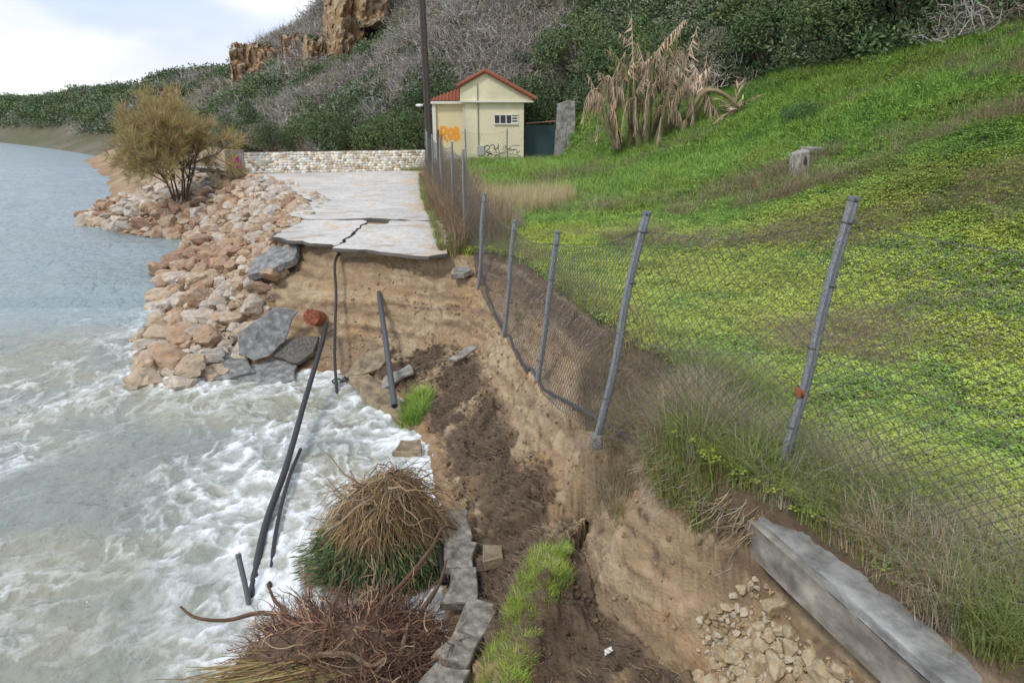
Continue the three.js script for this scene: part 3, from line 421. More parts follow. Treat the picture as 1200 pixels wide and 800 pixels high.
// ---------------------------------------------------------------- pump house
{
  const h = thing('pump_house', 'small cream plastered house with red tiled gable roof and graffiti', 'house', [0, 2.0, -32.5]);
  const washTex = grayTex(tileNoise(256, 6, 5, 61, (v) => (v - 0.5) * 1.6 + 0.65), 256, 0.86, 1.0, true), plaster = mat(lin(.84, .77, .53), { map: rep(washTex, 0.2), bumpMap: rep(gritTex, 0.6), bumpScale: 0.006 }), plasterB = mat(lin(.83, .72, .44), { map: rep(washTex, 0.2) }), white = mat(lin(.72, .69, .60)), tileM = mat(lin(.40, .13, .075), { map: rep(gritTone, 2) }), dark = mat(lin(.03, .035, .045), { roughness: 0.15 }), grey = mat(lin(.28, .27, .25)), darkTrim = mat(lin(.09, .085, .08));
  mesh('wall', box(2.66, 3.02, 4, -0.79, 1.51, -2), plaster, h);
  const gs = new THREE.Shape([[-2.35, 3.0], [0.92, 3.0], [0.92, 3.12], [-1.2, 4.22], [-2.35, 3.62]].map((p) => new THREE.Vector2(...p)));
  const gg = new THREE.ExtrudeGeometry(gs, { depth: 4.2, bevelEnabled: false }); gg.translate(0, 0.003, -4.08); mesh('gable', gg, plaster, h);
  mesh('cornice', box(3.36, 0.07, 0.1, -0.715, 2.985, 0.16), white, h);
  const roof = new THREE.Group(); roof.name = 'roof'; h.add(roof);
  const slope = (name, x0, y0, x1, y1) => { const L = Math.hypot(x1 - x0, y1 - y0), g = []; const base = box(L, 0.06, 4.5, L / 2, 0.03, -2.0); g.push(base); for (let k = 0; k < 22; k++) { const c = new THREE.CylinderGeometry(0.07, 0.08, L, 7, 1, false, -Math.PI / 2, Math.PI); c.rotateX(0); c.rotateZ(-Math.PI / 2); c.rotateX(-Math.PI / 2 + Math.PI / 2); c.translate(L / 2, 0.065, 0.18 - k * 0.205); g.push(c); } const m = mesh(name, mergeGeometries(g.map((q) => q.toNonIndexed())), tileM, roof); m.position.set(x0, y0, 0); m.rotation.z = Math.atan2(y1 - y0, x1 - x0); };
  slope('right_tiles', -1.2, 4.24, 1.06, 3.07); slope('left_tiles', -2.46, 3.58, -1.2, 4.24);
  const verge = []; for (const [x0, y0, x1, y1] of [[-1.2, 4.27, 1.06, 3.1], [-1.2, 4.27, -2.46, 3.61]]) { const n = Math.round(Math.hypot(x1 - x0, y1 - y0) / 0.24); for (let k = 0; k < n; k++) { const c = new THREE.CylinderGeometry(0.085, 0.1, 0.27, 8); c.rotateZ(Math.PI / 2 + Math.atan2(y1 - y0, x1 - x0)); const t = (k + 0.5) / n; c.translate(mix(x0, x1, t), mix(y0, y1, t) + 0.02, 0.24); verge.push(c); } }
  mesh('verge_tiles', mergeGeometries(verge), tileM, roof).userData.kind = 'stuff';
  // lower wing on the road side, its hipped roof falling to the front
  mesh('wing_wall', box(1.55, 2.9, 3, -2.9, 1.45, -2.1), plasterB, h);
  for (const x of [-3.62, -2.2]) mesh('pilaster', box(0.16, 2.88, 0.14, x, 1.44, -0.53), white, h);
  mesh('wing_fascia', box(1.8, 0.12, 0.3, -2.9, 2.95, -0.5), white, h);
  { const L = 1.0, rows = []; const wr = new THREE.Group(); wr.name = 'wing_roof'; h.add(wr); const tri = new THREE.Shape([[-3.85, 3.02], [-2.36, 3.02], [-2.36, 3.66]].map((p) => new THREE.Vector2(...p))); const bg = new THREE.ExtrudeGeometry(tri, { depth: 0.06, bevelEnabled: false }); bg.translate(0, -3.02, 0); bg.rotateX(-0.6); mesh('hip_face', bg, tileM, wr);
    for (let x = -3.75; x < -2.38; x += 0.16) { const hh = (x + 3.85) / 1.49 * 0.64; const c = new THREE.CylinderGeometry(0.05, 0.055, hh + 0.06, 7); c.translate(x, hh / 2, 0.06); c.rotateX(-0.6); rows.push(c); } mesh('hip_tiles', mergeGeometries(rows), tileM, wr).userData.kind = 'stuff'; wr.position.set(0, 3.02, -0.42); 
    const side = new THREE.BufferGeometry(); side.setAttribute('position', new THREE.Float32BufferAttribute([-3.85, 0, 0, -2.36, 0.6, -0.4, -2.36, 0.6, -3, -3.85, 0, -3], 3)); side.setIndex([0, 1, 2, 0, 2, 3]); side.computeVertexNormals(); mesh('hip_side', side, new THREE.MeshStandardMaterial({ color: lin(.40, .13, .075), side: THREE.DoubleSide, roughness: 0.9 }), wr); }
  for (const x of [-3.45, -2.05]) mesh('drainpipe', tube([V(x, 0.05, -0.4), V(x, 1.6, -0.4), V(x, 1.75, -0.42)], 0.045, 8), darkTrim, h);
  mesh('cable_conduit', tube([V(-1.55, 0.75, 0.03), V(-1.55, 3.0, 0.03), V(-1.55, 3.02, 0.14), V(-1.55, 3.75, 0.14)], 0.028, 7), grey, h);
  const mb = mesh('meter_box', new RoundedBoxGeometry(0.34, 0.42, 0.1, 2, 0.02), mat(lin(.42, .42, .38)), h); mb.position.set(-1.45, 0.85, 0.05);
  const win = new THREE.Group(); win.name = 'window'; h.add(win); win.position.set(-0.27, 2.22, 0.0);
  mesh('frame', mergeGeometries([box(1.12, 0.05, 0.06, 0, 0.2, 0.01), box(1.12, 0.06, 0.1, 0, -0.2, 0.02), box(0.05, 0.42, 0.06, -0.54, 0, 0.01), box(0.05, 0.42, 0.06, 0.54, 0, 0.01), ...[-0.28, 0, 0.26].map((x) => box(0.045, 0.36, 0.05, x, 0, 0.012))]), white, win);
  for (const x of [-0.41, -0.14, 0.13, 0.4]) mesh('pane', box(0.23, 0.35, 0.01, x, 0, 0.006), dark, win);
  mesh('louvre', mergeGeometries([0.1, -0.02, -0.14].map((y) => box(0.22, 0.05, 0.02, 0.4, y, 0.025))), white, win);
  const og = mesh('orange_graffiti', new THREE.PlaneGeometry(1.08, 0.9), decal(canvasTex(256, 220, (g) => { g.lineJoin = g.lineCap = 'round'; const path = () => { g.beginPath(); g.moveTo(24, 180); g.lineTo(34, 40); g.quadraticCurveTo(96, 20, 84, 84); g.quadraticCurveTo(70, 110, 46, 108); g.lineTo(96, 184); g.moveTo(132, 52); g.quadraticCurveTo(98, 110, 134, 164); g.quadraticCurveTo(182, 120, 152, 60); g.lineTo(132, 52); g.moveTo(186, 176); g.lineTo(190, 40); g.quadraticCurveTo(240, 52, 200, 100); g.quadraticCurveTo(256, 130, 190, 178); }; g.strokeStyle = '#f0a638'; g.lineWidth = 34; path(); g.stroke(); g.strokeStyle = '#d9602c'; g.lineWidth = 10; path(); g.stroke(); g.strokeStyle = '#f6c84c'; g.lineWidth = 5; path(); g.stroke(); })), h); og.position.set(-2.92, 1.55, -0.592);
  const bg = mesh('black_graffiti', new THREE.PlaneGeometry(2.2, 0.9), decal(canvasTex(512, 210, (g) => { const r = rng(5); g.lineJoin = g.lineCap = 'round'; g.strokeStyle = '#2a2c30'; const w = (lw, pts) => { g.lineWidth = lw; g.beginPath(); g.moveTo(pts[0], pts[1]); for (let i = 2; i < pts.length; i += 4) g.quadraticCurveTo(pts[i], pts[i + 1], pts[i + 2], pts[i + 3]); g.stroke(); };
    w(9, [70, 120, 90, 40, 130, 60, 160, 80, 110, 110, 90, 140, 150, 120]); w(14, [120, 160, 140, 130, 165, 150]); w(8, [150, 60, 190, 30, 200, 80, 190, 130, 240, 60]); w(6, [236, 40, 230, 110, 262, 150]); w(10, [196, 170, 230, 140, 252, 176, 230, 196, 208, 180]); w(5, [290, 70, 320, 40, 330, 90, 340, 120, 372, 66]); w(5, [380, 60, 420, 50, 470, 58]); w(6, [400, 100, 430, 80, 440, 120, 420, 160, 470, 110]); w(4, [330, 160, 380, 130, 480, 168]); for (let k = 0; k < 8; k++) w(3, [80 + r() * 380, 60 + r() * 110, 90 + r() * 380, 60 + r() * 110, 80 + r() * 380, 70 + r() * 110]); })), h); bg.position.set(-0.55, 0.86, 0.006);
  const pa = mesh('pale_overpaint', new THREE.PlaneGeometry(2.62, 0.85), decal(canvasTex(256, 90, (g) => { const r = rng(8); g.fillStyle = 'rgba(214,206,186,0.85)'; for (let k = 0; k < 60; k++) { g.beginPath(); const x = r() * 256, y = 35 + r() * 60, w = 12 + r() * 26; g.rect(x - w / 2, y - 8, w, 30); g.fill(); } })), h); pa.position.set(-0.8, 0.42, 0.002);
  const pb = mesh('pale_overpaint', new THREE.PlaneGeometry(1.3, 0.95), decal(canvasTex(128, 96, (g) => { const r = rng(18); g.fillStyle = 'rgba(206,204,190,0.85)'; for (let k = 0; k < 40; k++) { g.beginPath(); const x = r() * 128, y = 30 + r() * 60; g.rect(x - 8, y - 8, 18, 34); g.fill(); } })), h); pb.position.set(-2.92, 0.5, -0.594);

  const gt = thing('sheet_gate', 'dark green sheet metal gate between house and concrete pier', 'gate', [1.35, 2.35, -33.4]);
  mesh('leaf', box(1.4, 1.5, 0.04, 0, 0.8, 0), mat(lin(.022, .055, .06), { roughness: 0.55 }), gt); mesh('frame', mergeGeometries([box(1.46, 0.05, 0.06, 0, 1.57, 0), box(1.46, 0.05, 0.06, 0, 0.04, 0), box(0.05, 1.5, 0.06, -0.72, 0.8, 0), box(0.05, 1.5, 0.06, 0.72, 0.8, 0)]), mat(lin(.03, .06, .065), { roughness: 0.5 }), gt); mesh('top_pipe', tube([V(-0.7, 1.68, 0), V(0.75, 1.78, 0)], 0.03, 7), mat(lin(.35, .2, .17)), gt); mesh('threshold', box(1.7, 0.35, 0.5, 0.05, -0.16, 0.1), concrete, gt);
  const ps = new THREE.Shape([[-.5, -.4], [.5, -.4], [.4, 2.62], [.1, 2.68], [-.36, 2.52]].map((p) => new THREE.Vector2(...p))); const pg = new THREE.ExtrudeGeometry(ps, { depth: 0.5, bevelEnabled: true, bevelSize: 0.02, bevelThickness: 0.02, bevelSegments: 1 });
  const pier = thing('concrete_pier', 'tapered grey concrete pier beside the green gate', 'pier', [2.48, 2.35, -33.3]); mesh('shaft', pg, mat(lin(.42, .40, .37), { map: rep(toneTex, 0.5), bumpMap: gritTex, bumpScale: 0.006 }), pier);
  const bp = mesh('blue_graffiti', new THREE.PlaneGeometry(0.4, 0.6), decal(canvasTex(96, 128, (g) => { g.strokeStyle = '#6f93ba'; g.lineWidth = 9; g.lineCap = 'round'; g.beginPath(); g.moveTo(20, 110); g.quadraticCurveTo(30, 20, 50, 60); g.quadraticCurveTo(70, 110, 78, 30); g.moveTo(14, 70); g.lineTo(70, 90); g.stroke(); })), pier); bp.position.set(-0.22, 0.45, 0.53);
  const cr = mesh('crack', tube([V(0.02, 0.2, 0.522), V(0.06, 0.8, 0.522), V(0.0, 1.2, 0.522), V(0.1, 1.7, 0.522)], 0.012, 4), darkTrim, pier);
}
// utility pole with a street lamp
{
  const p = thing('utility_pole', 'tall weathered wooden utility pole with a white lamp beside the house', 'pole', [-3.62, 1.95, -30.6]);
  mesh('shaft', tube([V(0.03, -0.3, 0), V(0, 2, 0), V(-0.04, 5, 0), V(-0.07, 9.2, 0)], (t) => mix(0.17, 0.12, t), 12), mat(lin(.095, .075, .065), { bumpMap: rep(gritTex, 1, 8), bumpScale: 0.02 }), p);
  mesh('lamp_arm', tube([V(0, 2.9, 0), V(-0.15, 2.92, 0.05), V(-0.26, 2.88, 0.08)], 0.02, 6), mat(lin(.4, .4, .4), { metalness: 0.6, roughness: 0.5 }), p);
  const l = new THREE.SphereGeometry(1, 14, 10); l.scale(0.17, 0.06, 0.08); const lm = mesh('lamp_head', l, mat(lin(.82, .82, .8), { roughness: 0.4 }), p); lm.position.set(-0.34, 2.86, 0.1);
  mesh('cross_arm', box(0.1, 0.1, 1.4, -0.07, 8.6, 0), mat(lin(.1, .08, .07)), p);
}
// ---------------------------------------------------------------- chain link fence along the edge of the field
const galv = mat(lin(.36, .38, .40), { metalness: 0.35, roughness: 0.6, map: rep(gritTone, 1, 6), bumpMap: rep(gritTex, 1, 6), bumpScale: 0.003 }), rust = mat(lin(.26, .09, .035)), wireMat = mat(lin(.125, .115, .105), { metalness: 0.2, roughness: 0.7 }), blackPipe = mat(lin(.035, .036, .04), { roughness: 0.45, bumpMap: rep(gritTex, 1, 4), bumpScale: 0.004 });
{
  const posts = [[[3.1, 2.25, -2.7], [3.35, 4.15, -2.6]], [[1.93, 2.1, -4.3], [2.15, 4.06, -4.3]], [[.77, 1.78, -5.5], [1.09, 3.80, -5.5]], [[.31, 1.2, -8.0], [.54, 3.22, -8.0]], [[-.13, 1.25, -10], [.04, 3.04, -10]], [[-.62, 1.5, -12], [-.48, 3.2, -12]], [[-1.02, 1.9, -14.3], [-1.0, 3.85, -14.3]], [[-1.45, 2.0, -16.6], [-1.42, 3.9, -16.6]], [[-1.95, 2.0, -19.2], [-1.97, 3.9, -19.2]], [[-2.5, 2.0, -22], [-2.5, 3.9, -22]], [[-3.0, 2.0, -24.8], [-3.0, 3.9, -24.8]], [[-3.4, 2.0, -27.8], [-3.4, 3.9, -27.8]], [[-1.9, 2.0, -28.6], [-1.9, 3.9, -28.6]], [[-.2, 2.0, -29.2], [-.2, 3.9, -29.2]]].map((p) => p.map((q) => V(...q)));
  const f = thing('chain_link_fence', 'leaning galvanised chain link fence sagging along the washed out bank', 'fence', [0, 0, 0]);
  posts.forEach(([a, b], i) => {
    const near = i < 6, r = near ? 0.034 : 0.028, p = mesh('post', tube(curve([a, a.clone().lerp(b, 0.35).add(V(0.012, 0, 0.01)), a.clone().lerp(b, 0.7).add(V(-0.008 * (i % 3), 0, 0)), b].map((q) => q.toArray()), 14), r, 12), galv, f);
    if (near) { const dir = b.clone().sub(a).normalize(); const cap = mesh('cap', tube([b.clone().addScaledVector(dir, 0.001), b.clone().addScaledVector(dir, 0.03)], r + 0.004, 12), galv, p); if (i === 1) mesh('rusty_clamp', tube([a.clone().lerp(b, 0.32), a.clone().lerp(b, 0.35)], r + 0.009, 12), rust, p);
      if (i === 2) { const g = new RoundedBoxGeometry(0.11, 0.15, 0.11, 2, 0.03); const m = mesh('footing', g, concrete, p); m.position.copy(a).addScaledVector(dir, -0.02); } if (i === 3) mesh('rusted_end', tube([a.clone().addScaledVector(dir, -0.03), a.clone().addScaledVector(dir, 0.13)], r + 0.003, 10), rust, p);
      for (const t of [0.2, 0.5, 0.72, 0.93]) mesh('wire_tie', tube([a.clone().lerp(b, t), a.clone().lerp(b, t + 0.006)], r + 0.006, 10), wireMat, p); }
  });
  const r = rng(909);
  for (let i = 0; i < posts.length - 1; i++) {
    const [a0, a1] = posts[i], [b0, b1] = posts[i + 1], W = a0.distanceTo(b0), far = i > 5, pitch = far ? 0.075 : 0.046, H = 1.86, rows = Math.round(H / pitch), cols = Math.round(W / pitch), rad = far ? 0.003 : i < 2 ? 0.0040 : 0.0030;
    const at = (s, t) => { const lo = a0.clone().lerp(b0, s), hi = a1.clone().lerp(b1, s), p = lo.lerp(hi, 0.02 + t * 0.93), bel = Math.sin(Math.PI * s); p.y -= bel * (0.05 + 0.05 * t) + 0.015 * F2(s * 3, i + t, 2); p.x -= bel * (0.08 * Math.sin(3.1 * (1 - t)) + 0.06 * F2(s * 2 + i, t * 2, 7)); return p; };
    const sp = new Soup(), col = lin(1, 1, 1);
    for (let c = 0; c < cols; c++) { const pts = []; for (let k = 0; k <= rows; k++) pts.push(at(clamp((c + ((k + c) % 2 ? 1.03 : -0.03)) / cols), k / rows)); sp.strand(pts, rad, rad, col); }   // neighbours hook into each other: open diamonds
    for (const t of [0.01, 0.5, 0.99]) { const pts = []; for (let k = 0; k <= 10; k++) pts.push(at(k / 10, t)); sp.strand(pts, 0.003, 0.003, col); }
    mesh('wire_mesh', sp.build(), wireMat, f);
  }
  const hose0 = curve([[2.25, 1.62, -3.6], [1.8, 1.75, -4.4], [1.34, 1.72, -5.23], [1.13, 1.65, -5.74], [.88, 1.6, -6.32], [.6, 1.42, -7.2], [.33, 1.25, -8.02], [.0, 1.2, -9.73], [-.38, 1.32, -11.51], [-.75, 1.66, -12.87], [-1.22, 2.02, -14.3], [-1.5, 2.08, -16], [-2.0, 2.1, -18.6], [-2.5, 2.1, -21]], 160);
  const hose = hose0.map((p) => V(p.x, Math.max(p.y, groundAt(p.x, p.z) + 0.035), p.z)); top(mesh('', tube(hose, 0.021, 8), mat(lin(.07, .075, .085), { roughness: 0.5 })), 'black_hose', 'long dark grey hose hanging along the foot of the fence', 'hose');
}
// ---------------------------------------------------------------- water pipes torn out of the bank
{
  const P = (name, label, cat, pts, rad, m, n = 40, grp) => { const g = thing(name, label, cat, [0, 0, 0], 0, grp); mesh('shaft', tube(curve(pts, n), rad, 12), m, g); const e = pts[pts.length - 1], d = V(...e).sub(V(...pts[pts.length - 2])).normalize(), c = V(...e); mesh('end_rim', tube([c.clone().addScaledVector(d, -0.03), c.clone().addScaledVector(d, 0.012)], rad * 1.12, 12), m, g); mesh('bore_shade_disc', tube([c.clone().addScaledVector(d, 0.013), c.clone().addScaledVector(d, 0.016)], rad * 0.8, 12), mat(lin(.004, .004, .004)), g); return g; };  // pipes are solid: a black end disc paints the shade of the bore
  P('water_pipe', 'long black pipe sloping from the sand bank down into the surf', 'pipe', [[-3.5, .80, -12.1], [-3.47, .74, -11.9], [-3.2, .34, -9.5], [-3.0, .12, -7.9], [-2.86, .05, -6.7], [-2.64, -.05, -5.6]], .042, blackPipe);
  P('water_pipe', 'slim black pipe lying in the surf alongside the long one', 'pipe', [[-3.02, .03, -8.6], [-2.88, .09, -7.6], [-2.70, .06, -6.6], [-2.5, -.03, -5.75]], .024, blackPipe);
  P('water_pipe', 'thin black pipe hanging from under the broken road edge', 'pipe', [[-3.45, 1.92, -13.3], [-3.44, 1.8, -12.86], [-3.38, 1.3, -12.55], [-3.3, .83, -12.0], [-3.17, .4, -11.3], [-2.99, -.05, -10.6]], .026, blackPipe);
  P('water_pipe', 'thick grey black pipe with open end jutting from the sand face', 'pipe', [[-2.66, 1.3, -13.1], [-2.54, 1.24, -12.5], [-2.17, .72, -11.0], [-1.81, .31, -9.5]], .048, mat(lin(.075, .08, .09), { roughness: 0.45 }));
  P('water_pipe', 'short grey pipe stub standing up out of the surf', 'pipe', [[-2.6, -.3, -5.45], [-2.64, .0, -5.54], [-2.77, .35, -5.75]], .026, mat(lin(.10, .115, .115), { roughness: 0.5 }), 12);
  P('water_pipe', 'short black pipe lying against the kerb blocks', 'pipe', [[-.86, .42, -6.35], [-.78, .3, -6.05], [-.68, .12, -5.62]], .035, blackPipe, 12);
  const disc = thing('clay_pipe', 'round terracotta pipe end set in the sand face', 'pipe', [-3.78, .90, -12.22]); const dg = new THREE.CylinderGeometry(0.15, 0.155, 0.5, 28); dg.rotateX(Math.PI / 2); dg.translate(0, 0, -0.16); const dm = mesh('rim', dg, mat(lin(.47, .15, .075), { map: rep(toneTex, 0.6), bumpMap: gritTex, bumpScale: 0.004 }), disc); const fg = new THREE.CylinderGeometry(0.125, 0.125, 0.012, 28); fg.rotateX(Math.PI / 2); fg.translate(0, 0, 0.092); mesh('face', fg, mat(lin(.40, .125, .065), { map: rep(toneTex, 0.6), bumpMap: gritTex, bumpScale: 0.004 }), disc); disc.rotation.x = -0.35;
  const sc = thing('cable_tangle', 'tangle of thin black cables and debris at the foot of the hanging pipe', 'cables', [0, 0, 0]); const r = rng(61); for (let k = 0; k < 6; k++) { const pts = []; let x = -3.3 + 0.7 * r(), z = -11.35 + 0.3 * r(); for (let i = 0; i < 6; i++) { pts.push([x, Math.max(groundAt(x, z), 0) + 0.05 + 0.07 * r(), z]); x += 0.16 * (r() - 0.3); z += 0.16 * (r() - 0.5); } mesh('cable', tube(curve(pts, 18), 0.014, 6), blackPipe, sc); }
  const lit = plate([[-.05, .015], [-.03, -.02], [.05, -.014], [.045, .02]], .012); const lo = top(mesh('', lit, mat(lin(.8, .8, .78))), 'plastic_scrap', 'small white plastic scrap lying on the dark soil', 'litter'); lo.position.set(.77, groundAt(.77, -4.26) + 0.03, -4.26); lo.rotation.set(0.3, 0.5, 0.2);
}
// ---------------------------------------------------------------- retaining wall at the near bank and the rubble under it
{
  const w = thing('retaining_wall', 'pale concrete retaining wall on rubble below the brambles', 'wall', [1.80, 1.84, -4.16], 0);
  const cut = (L, H, D, ox, oy, oz, seed) => { const g = new THREE.BoxGeometry(L, H, D, 70, 8, 5); g.translate(L / 2 + ox, oy, oz); const p = g.attributes.position, n = g.attributes.normal, uv = []; for (let i = 0; i < p.count; i++) { const x = p.getX(i), y = p.getY(i), z = p.getZ(i); uv.push(x * 0.5, Math.abs(n.getY(i)) > 0.5 ? z * 0.5 : y * 0.5); const k = N(x * 2 + seed, y * 2, z * 2) * 0.05 + N(x * 8 + seed, y * 8, z * 8) * 0.03 + N(x * 21 + seed, y * 21, z * 21) * 0.012; p.setXYZ(i, x + (x < ox + 0.01 ? 0.12 * N(seed, y * 6, z * 6) : 0), y + k, z + k); } g.setAttribute('uv', new THREE.Float32BufferAttribute(uv, 2)); g.computeVertexNormals(); return g; };
  mesh('concrete_beam', cut(4.2, 0.25, 0.2, 0, -0.145, 0, 1), mat(lin(.48, .44, .37), { map: toneTex, bumpMap: gritTex, bumpScale: 0.003 }), w); w.rotation.y = -Math.atan2(1.35, 0.42);
  mesh('cap_slab', cut(4.1, 0.07, 0.25, 0.06, 0.025, -0.02, 6), mat(lin(.50, .50, .48), { map: toneTex, bumpMap: gritTex, bumpScale: 0.004 }), w);
  const r = rng(313), list = [], pale = [[.55, .45, .30], [.46, .35, .215], [.62, .54, .42]], pm = pale.map((c) => rockMat(...c, 0)); let tries = 0;
  while (tries++ < 9000 && list.length < 300) { const z = -3.85 + 1.7 * r(), wx = 1.80 + (z + 4.16) * 0.311, x = wx - 0.08 - 0.6 * r(), q = groundInfo(x, z); if (q.zone !== 1 || q.t > 0.31) continue; const s = tries < 2500 ? 0.04 + 0.045 * r() : 0.014 + 0.03 * r(), y = q.h + s * 0.25; if (list.some((o) => Math.hypot(o[0] - x, o[1] - y, o[2] - z) < (o[3] + s) * 0.72)) continue; list.push([x, y, z, s]); }
  for (let k = 0; k < 4000 && list.length < 400; k++) { const z = -4.05 + 1.8 * r(), wx = 1.80 + (z + 4.16) * 0.311, x = wx - 0.10 - 0.36 * r(), s = 0.02 + 0.05 * r() * r(), y = groundAt(x, z) + s * 0.2; if (y > 1.62) continue; if (list.some((o) => Math.hypot(o[0] - x, o[1] - y, o[2] - z) < (o[3] + s) * 0.7)) continue; list.push([x, y, z, s]); }
  const sizes = ['big cream rubble stone under the retaining wall', 'tan rubble stone under the retaining wall', 'small whitish rubble stone under the retaining wall'];
  for (const [x, y, z, s] of list) { const k = s > 0.04 ? 0 : r() < 0.5 ? 1 : 2; const o = top(mesh('', rockGeos[Math.floor(r() * 8)], pm[k]), 'rubble_stone', sizes[k], 'stone', sizes[k].replace('stone', 'stones')); o.position.set(x, y, z); o.scale.set(s * (1 + 0.4 * r()), s, s * (1 + 0.3 * r())); o.rotation.set(r() * 3, r() * 6, r() * 3); }
  const gv = new THREE.InstancedMesh(rockGeo(57, 2, 0.8), rockMat(1, 1, 1, 0), 1400), d = new THREE.Object3D(); let n = 0; for (let k = 0; k < 9000 && n < 1400; k++) { const z = -3.95 + 1.7 * r(), x = 1.80 + (z + 4.16) * 0.311 - 0.05 - 0.58 * r(), q = groundInfo(x, z); if (q.zone !== 1 || q.t > 0.34) continue; d.position.set(x, q.h, z); d.rotation.set(r() * 3, r() * 6, r()); d.scale.setScalar(0.008 + 0.02 * r()); d.updateMatrix(); gv.setMatrixAt(n, d.matrix); const c = pale[Math.floor(r() * 3)]; gv.setColorAt(n++, jit(lin(...c), r, 0.3)); } gv.count = n; stuff(gv, 'rubble_gravel', 'cream gravel between the rubble stones under the retaining wall', 'gravel');
}
// ---------------------------------------------------------------- plants
function tuft(seed, n, h, spread, w, colors, bend = 0.5, segs = 3) {   // grass blades
  const r = rng(seed), s = new Soup();
  for (let k = 0; k < n; k++) { const a = r() * 6.283, o = V(Math.cos(a), 0, Math.sin(a)), at = o.clone().multiplyScalar(spread * 0.5 * r()), L = h * (0.55 + 0.6 * r()), c = jit(colors[Math.floor(r() * colors.length)], r), side = V(-o.z, 0, o.x).applyAxisAngle(V(0, 1, 0), r() - 0.5); let p = at.clone(), ww = w;
    for (let i = 0; i < segs; i++) { const t = (i + 1) / segs, q = at.clone().addScaledVector(o, spread * bend * t * t * (0.5 + r())).add(V(0, L * t * (1 - 0.25 * bend * t), 0)), w2 = w * (1 - t * 0.95); s.quad(p.clone().addScaledVector(side, -ww / 2), p.clone().addScaledVector(side, ww / 2), q.clone().addScaledVector(side, w2 / 2), q.clone().addScaledVector(side, -w2 / 2), c); p = q; ww = w2; } }
  return s.build();
}
function clover(seed, n, h, spread, size) {      // low broad leaves on stalks
  const r = rng(seed), s = new Soup();
  for (let k = 0; k < n; k++) { const a = r() * 6.283, d = spread * Math.sqrt(r()), y = h * (0.5 + 0.6 * r()), c = V(Math.cos(a) * d, y, Math.sin(a) * d), tilt = V((r() - 0.5) * 0.9, 0, (r() - 0.5) * 0.9), v = jit(lin(1, 1, 1), r, 0.22);
    for (let l = 0; l < 3; l++) { const b = a + l * 2.094, dir = V(Math.cos(b), 0.15, Math.sin(b)).add(V(0, -tilt.x * Math.cos(b) - tilt.z * Math.sin(b), 0)).normalize(), side = V(-Math.sin(b), 0, Math.cos(b)); const e = c.clone().addScaledVector(dir, size * 0.62); const m1 = e.clone().addScaledVector(side, size * 0.42), m2 = e.clone().addScaledVector(side, -size * 0.42), tip = c.clone().addScaledVector(dir, size * 0.9); s.tri(c, m1, tip, v); s.tri(c, tip, m2, v); }
    if (r() < 0.4) s.leaf(V(c.x * 0.5, 0, c.z * 0.5), V(c.x * 0.5, c.y, c.z * 0.5).normalize(), V(1, 0, 0), y, 0.006, v); }
  return s.build();
}
class Cover { constructor() { this.m = []; this.c = []; this.d = new THREE.Object3D(); } add(x, y, z, s, turn, col, sy = 1, lean = 0) { this.d.position.set(x, y, z); this.d.rotation.set(lean, turn, lean * 0.6); this.d.scale.set(s, s * sy, s); this.d.updateMatrix(); this.m.push(this.d.matrix.clone()); this.c.push(col); } build(geo, m, name, label, cat) { const im = new THREE.InstancedMesh(geo, m, this.m.length); this.m.forEach((q, i) => { im.setMatrixAt(i, q); im.setColorAt(i, this.c[i]); }); return stuff(im, name, label, cat); } }
const G = { lime: lin(.40, .46, .07), fresh: lin(.245, .40, .075), deep: lin(.14, .25, .045), olive: lin(.20, .20, .06), straw: lin(.55, .46, .27), brown: lin(.27, .19, .115), grey: lin(.38, .335, .25) };
const inView = (x, z, m = 1.08) => z < -2.2 && Math.abs(x) < -z * 0.82 * m + 3;
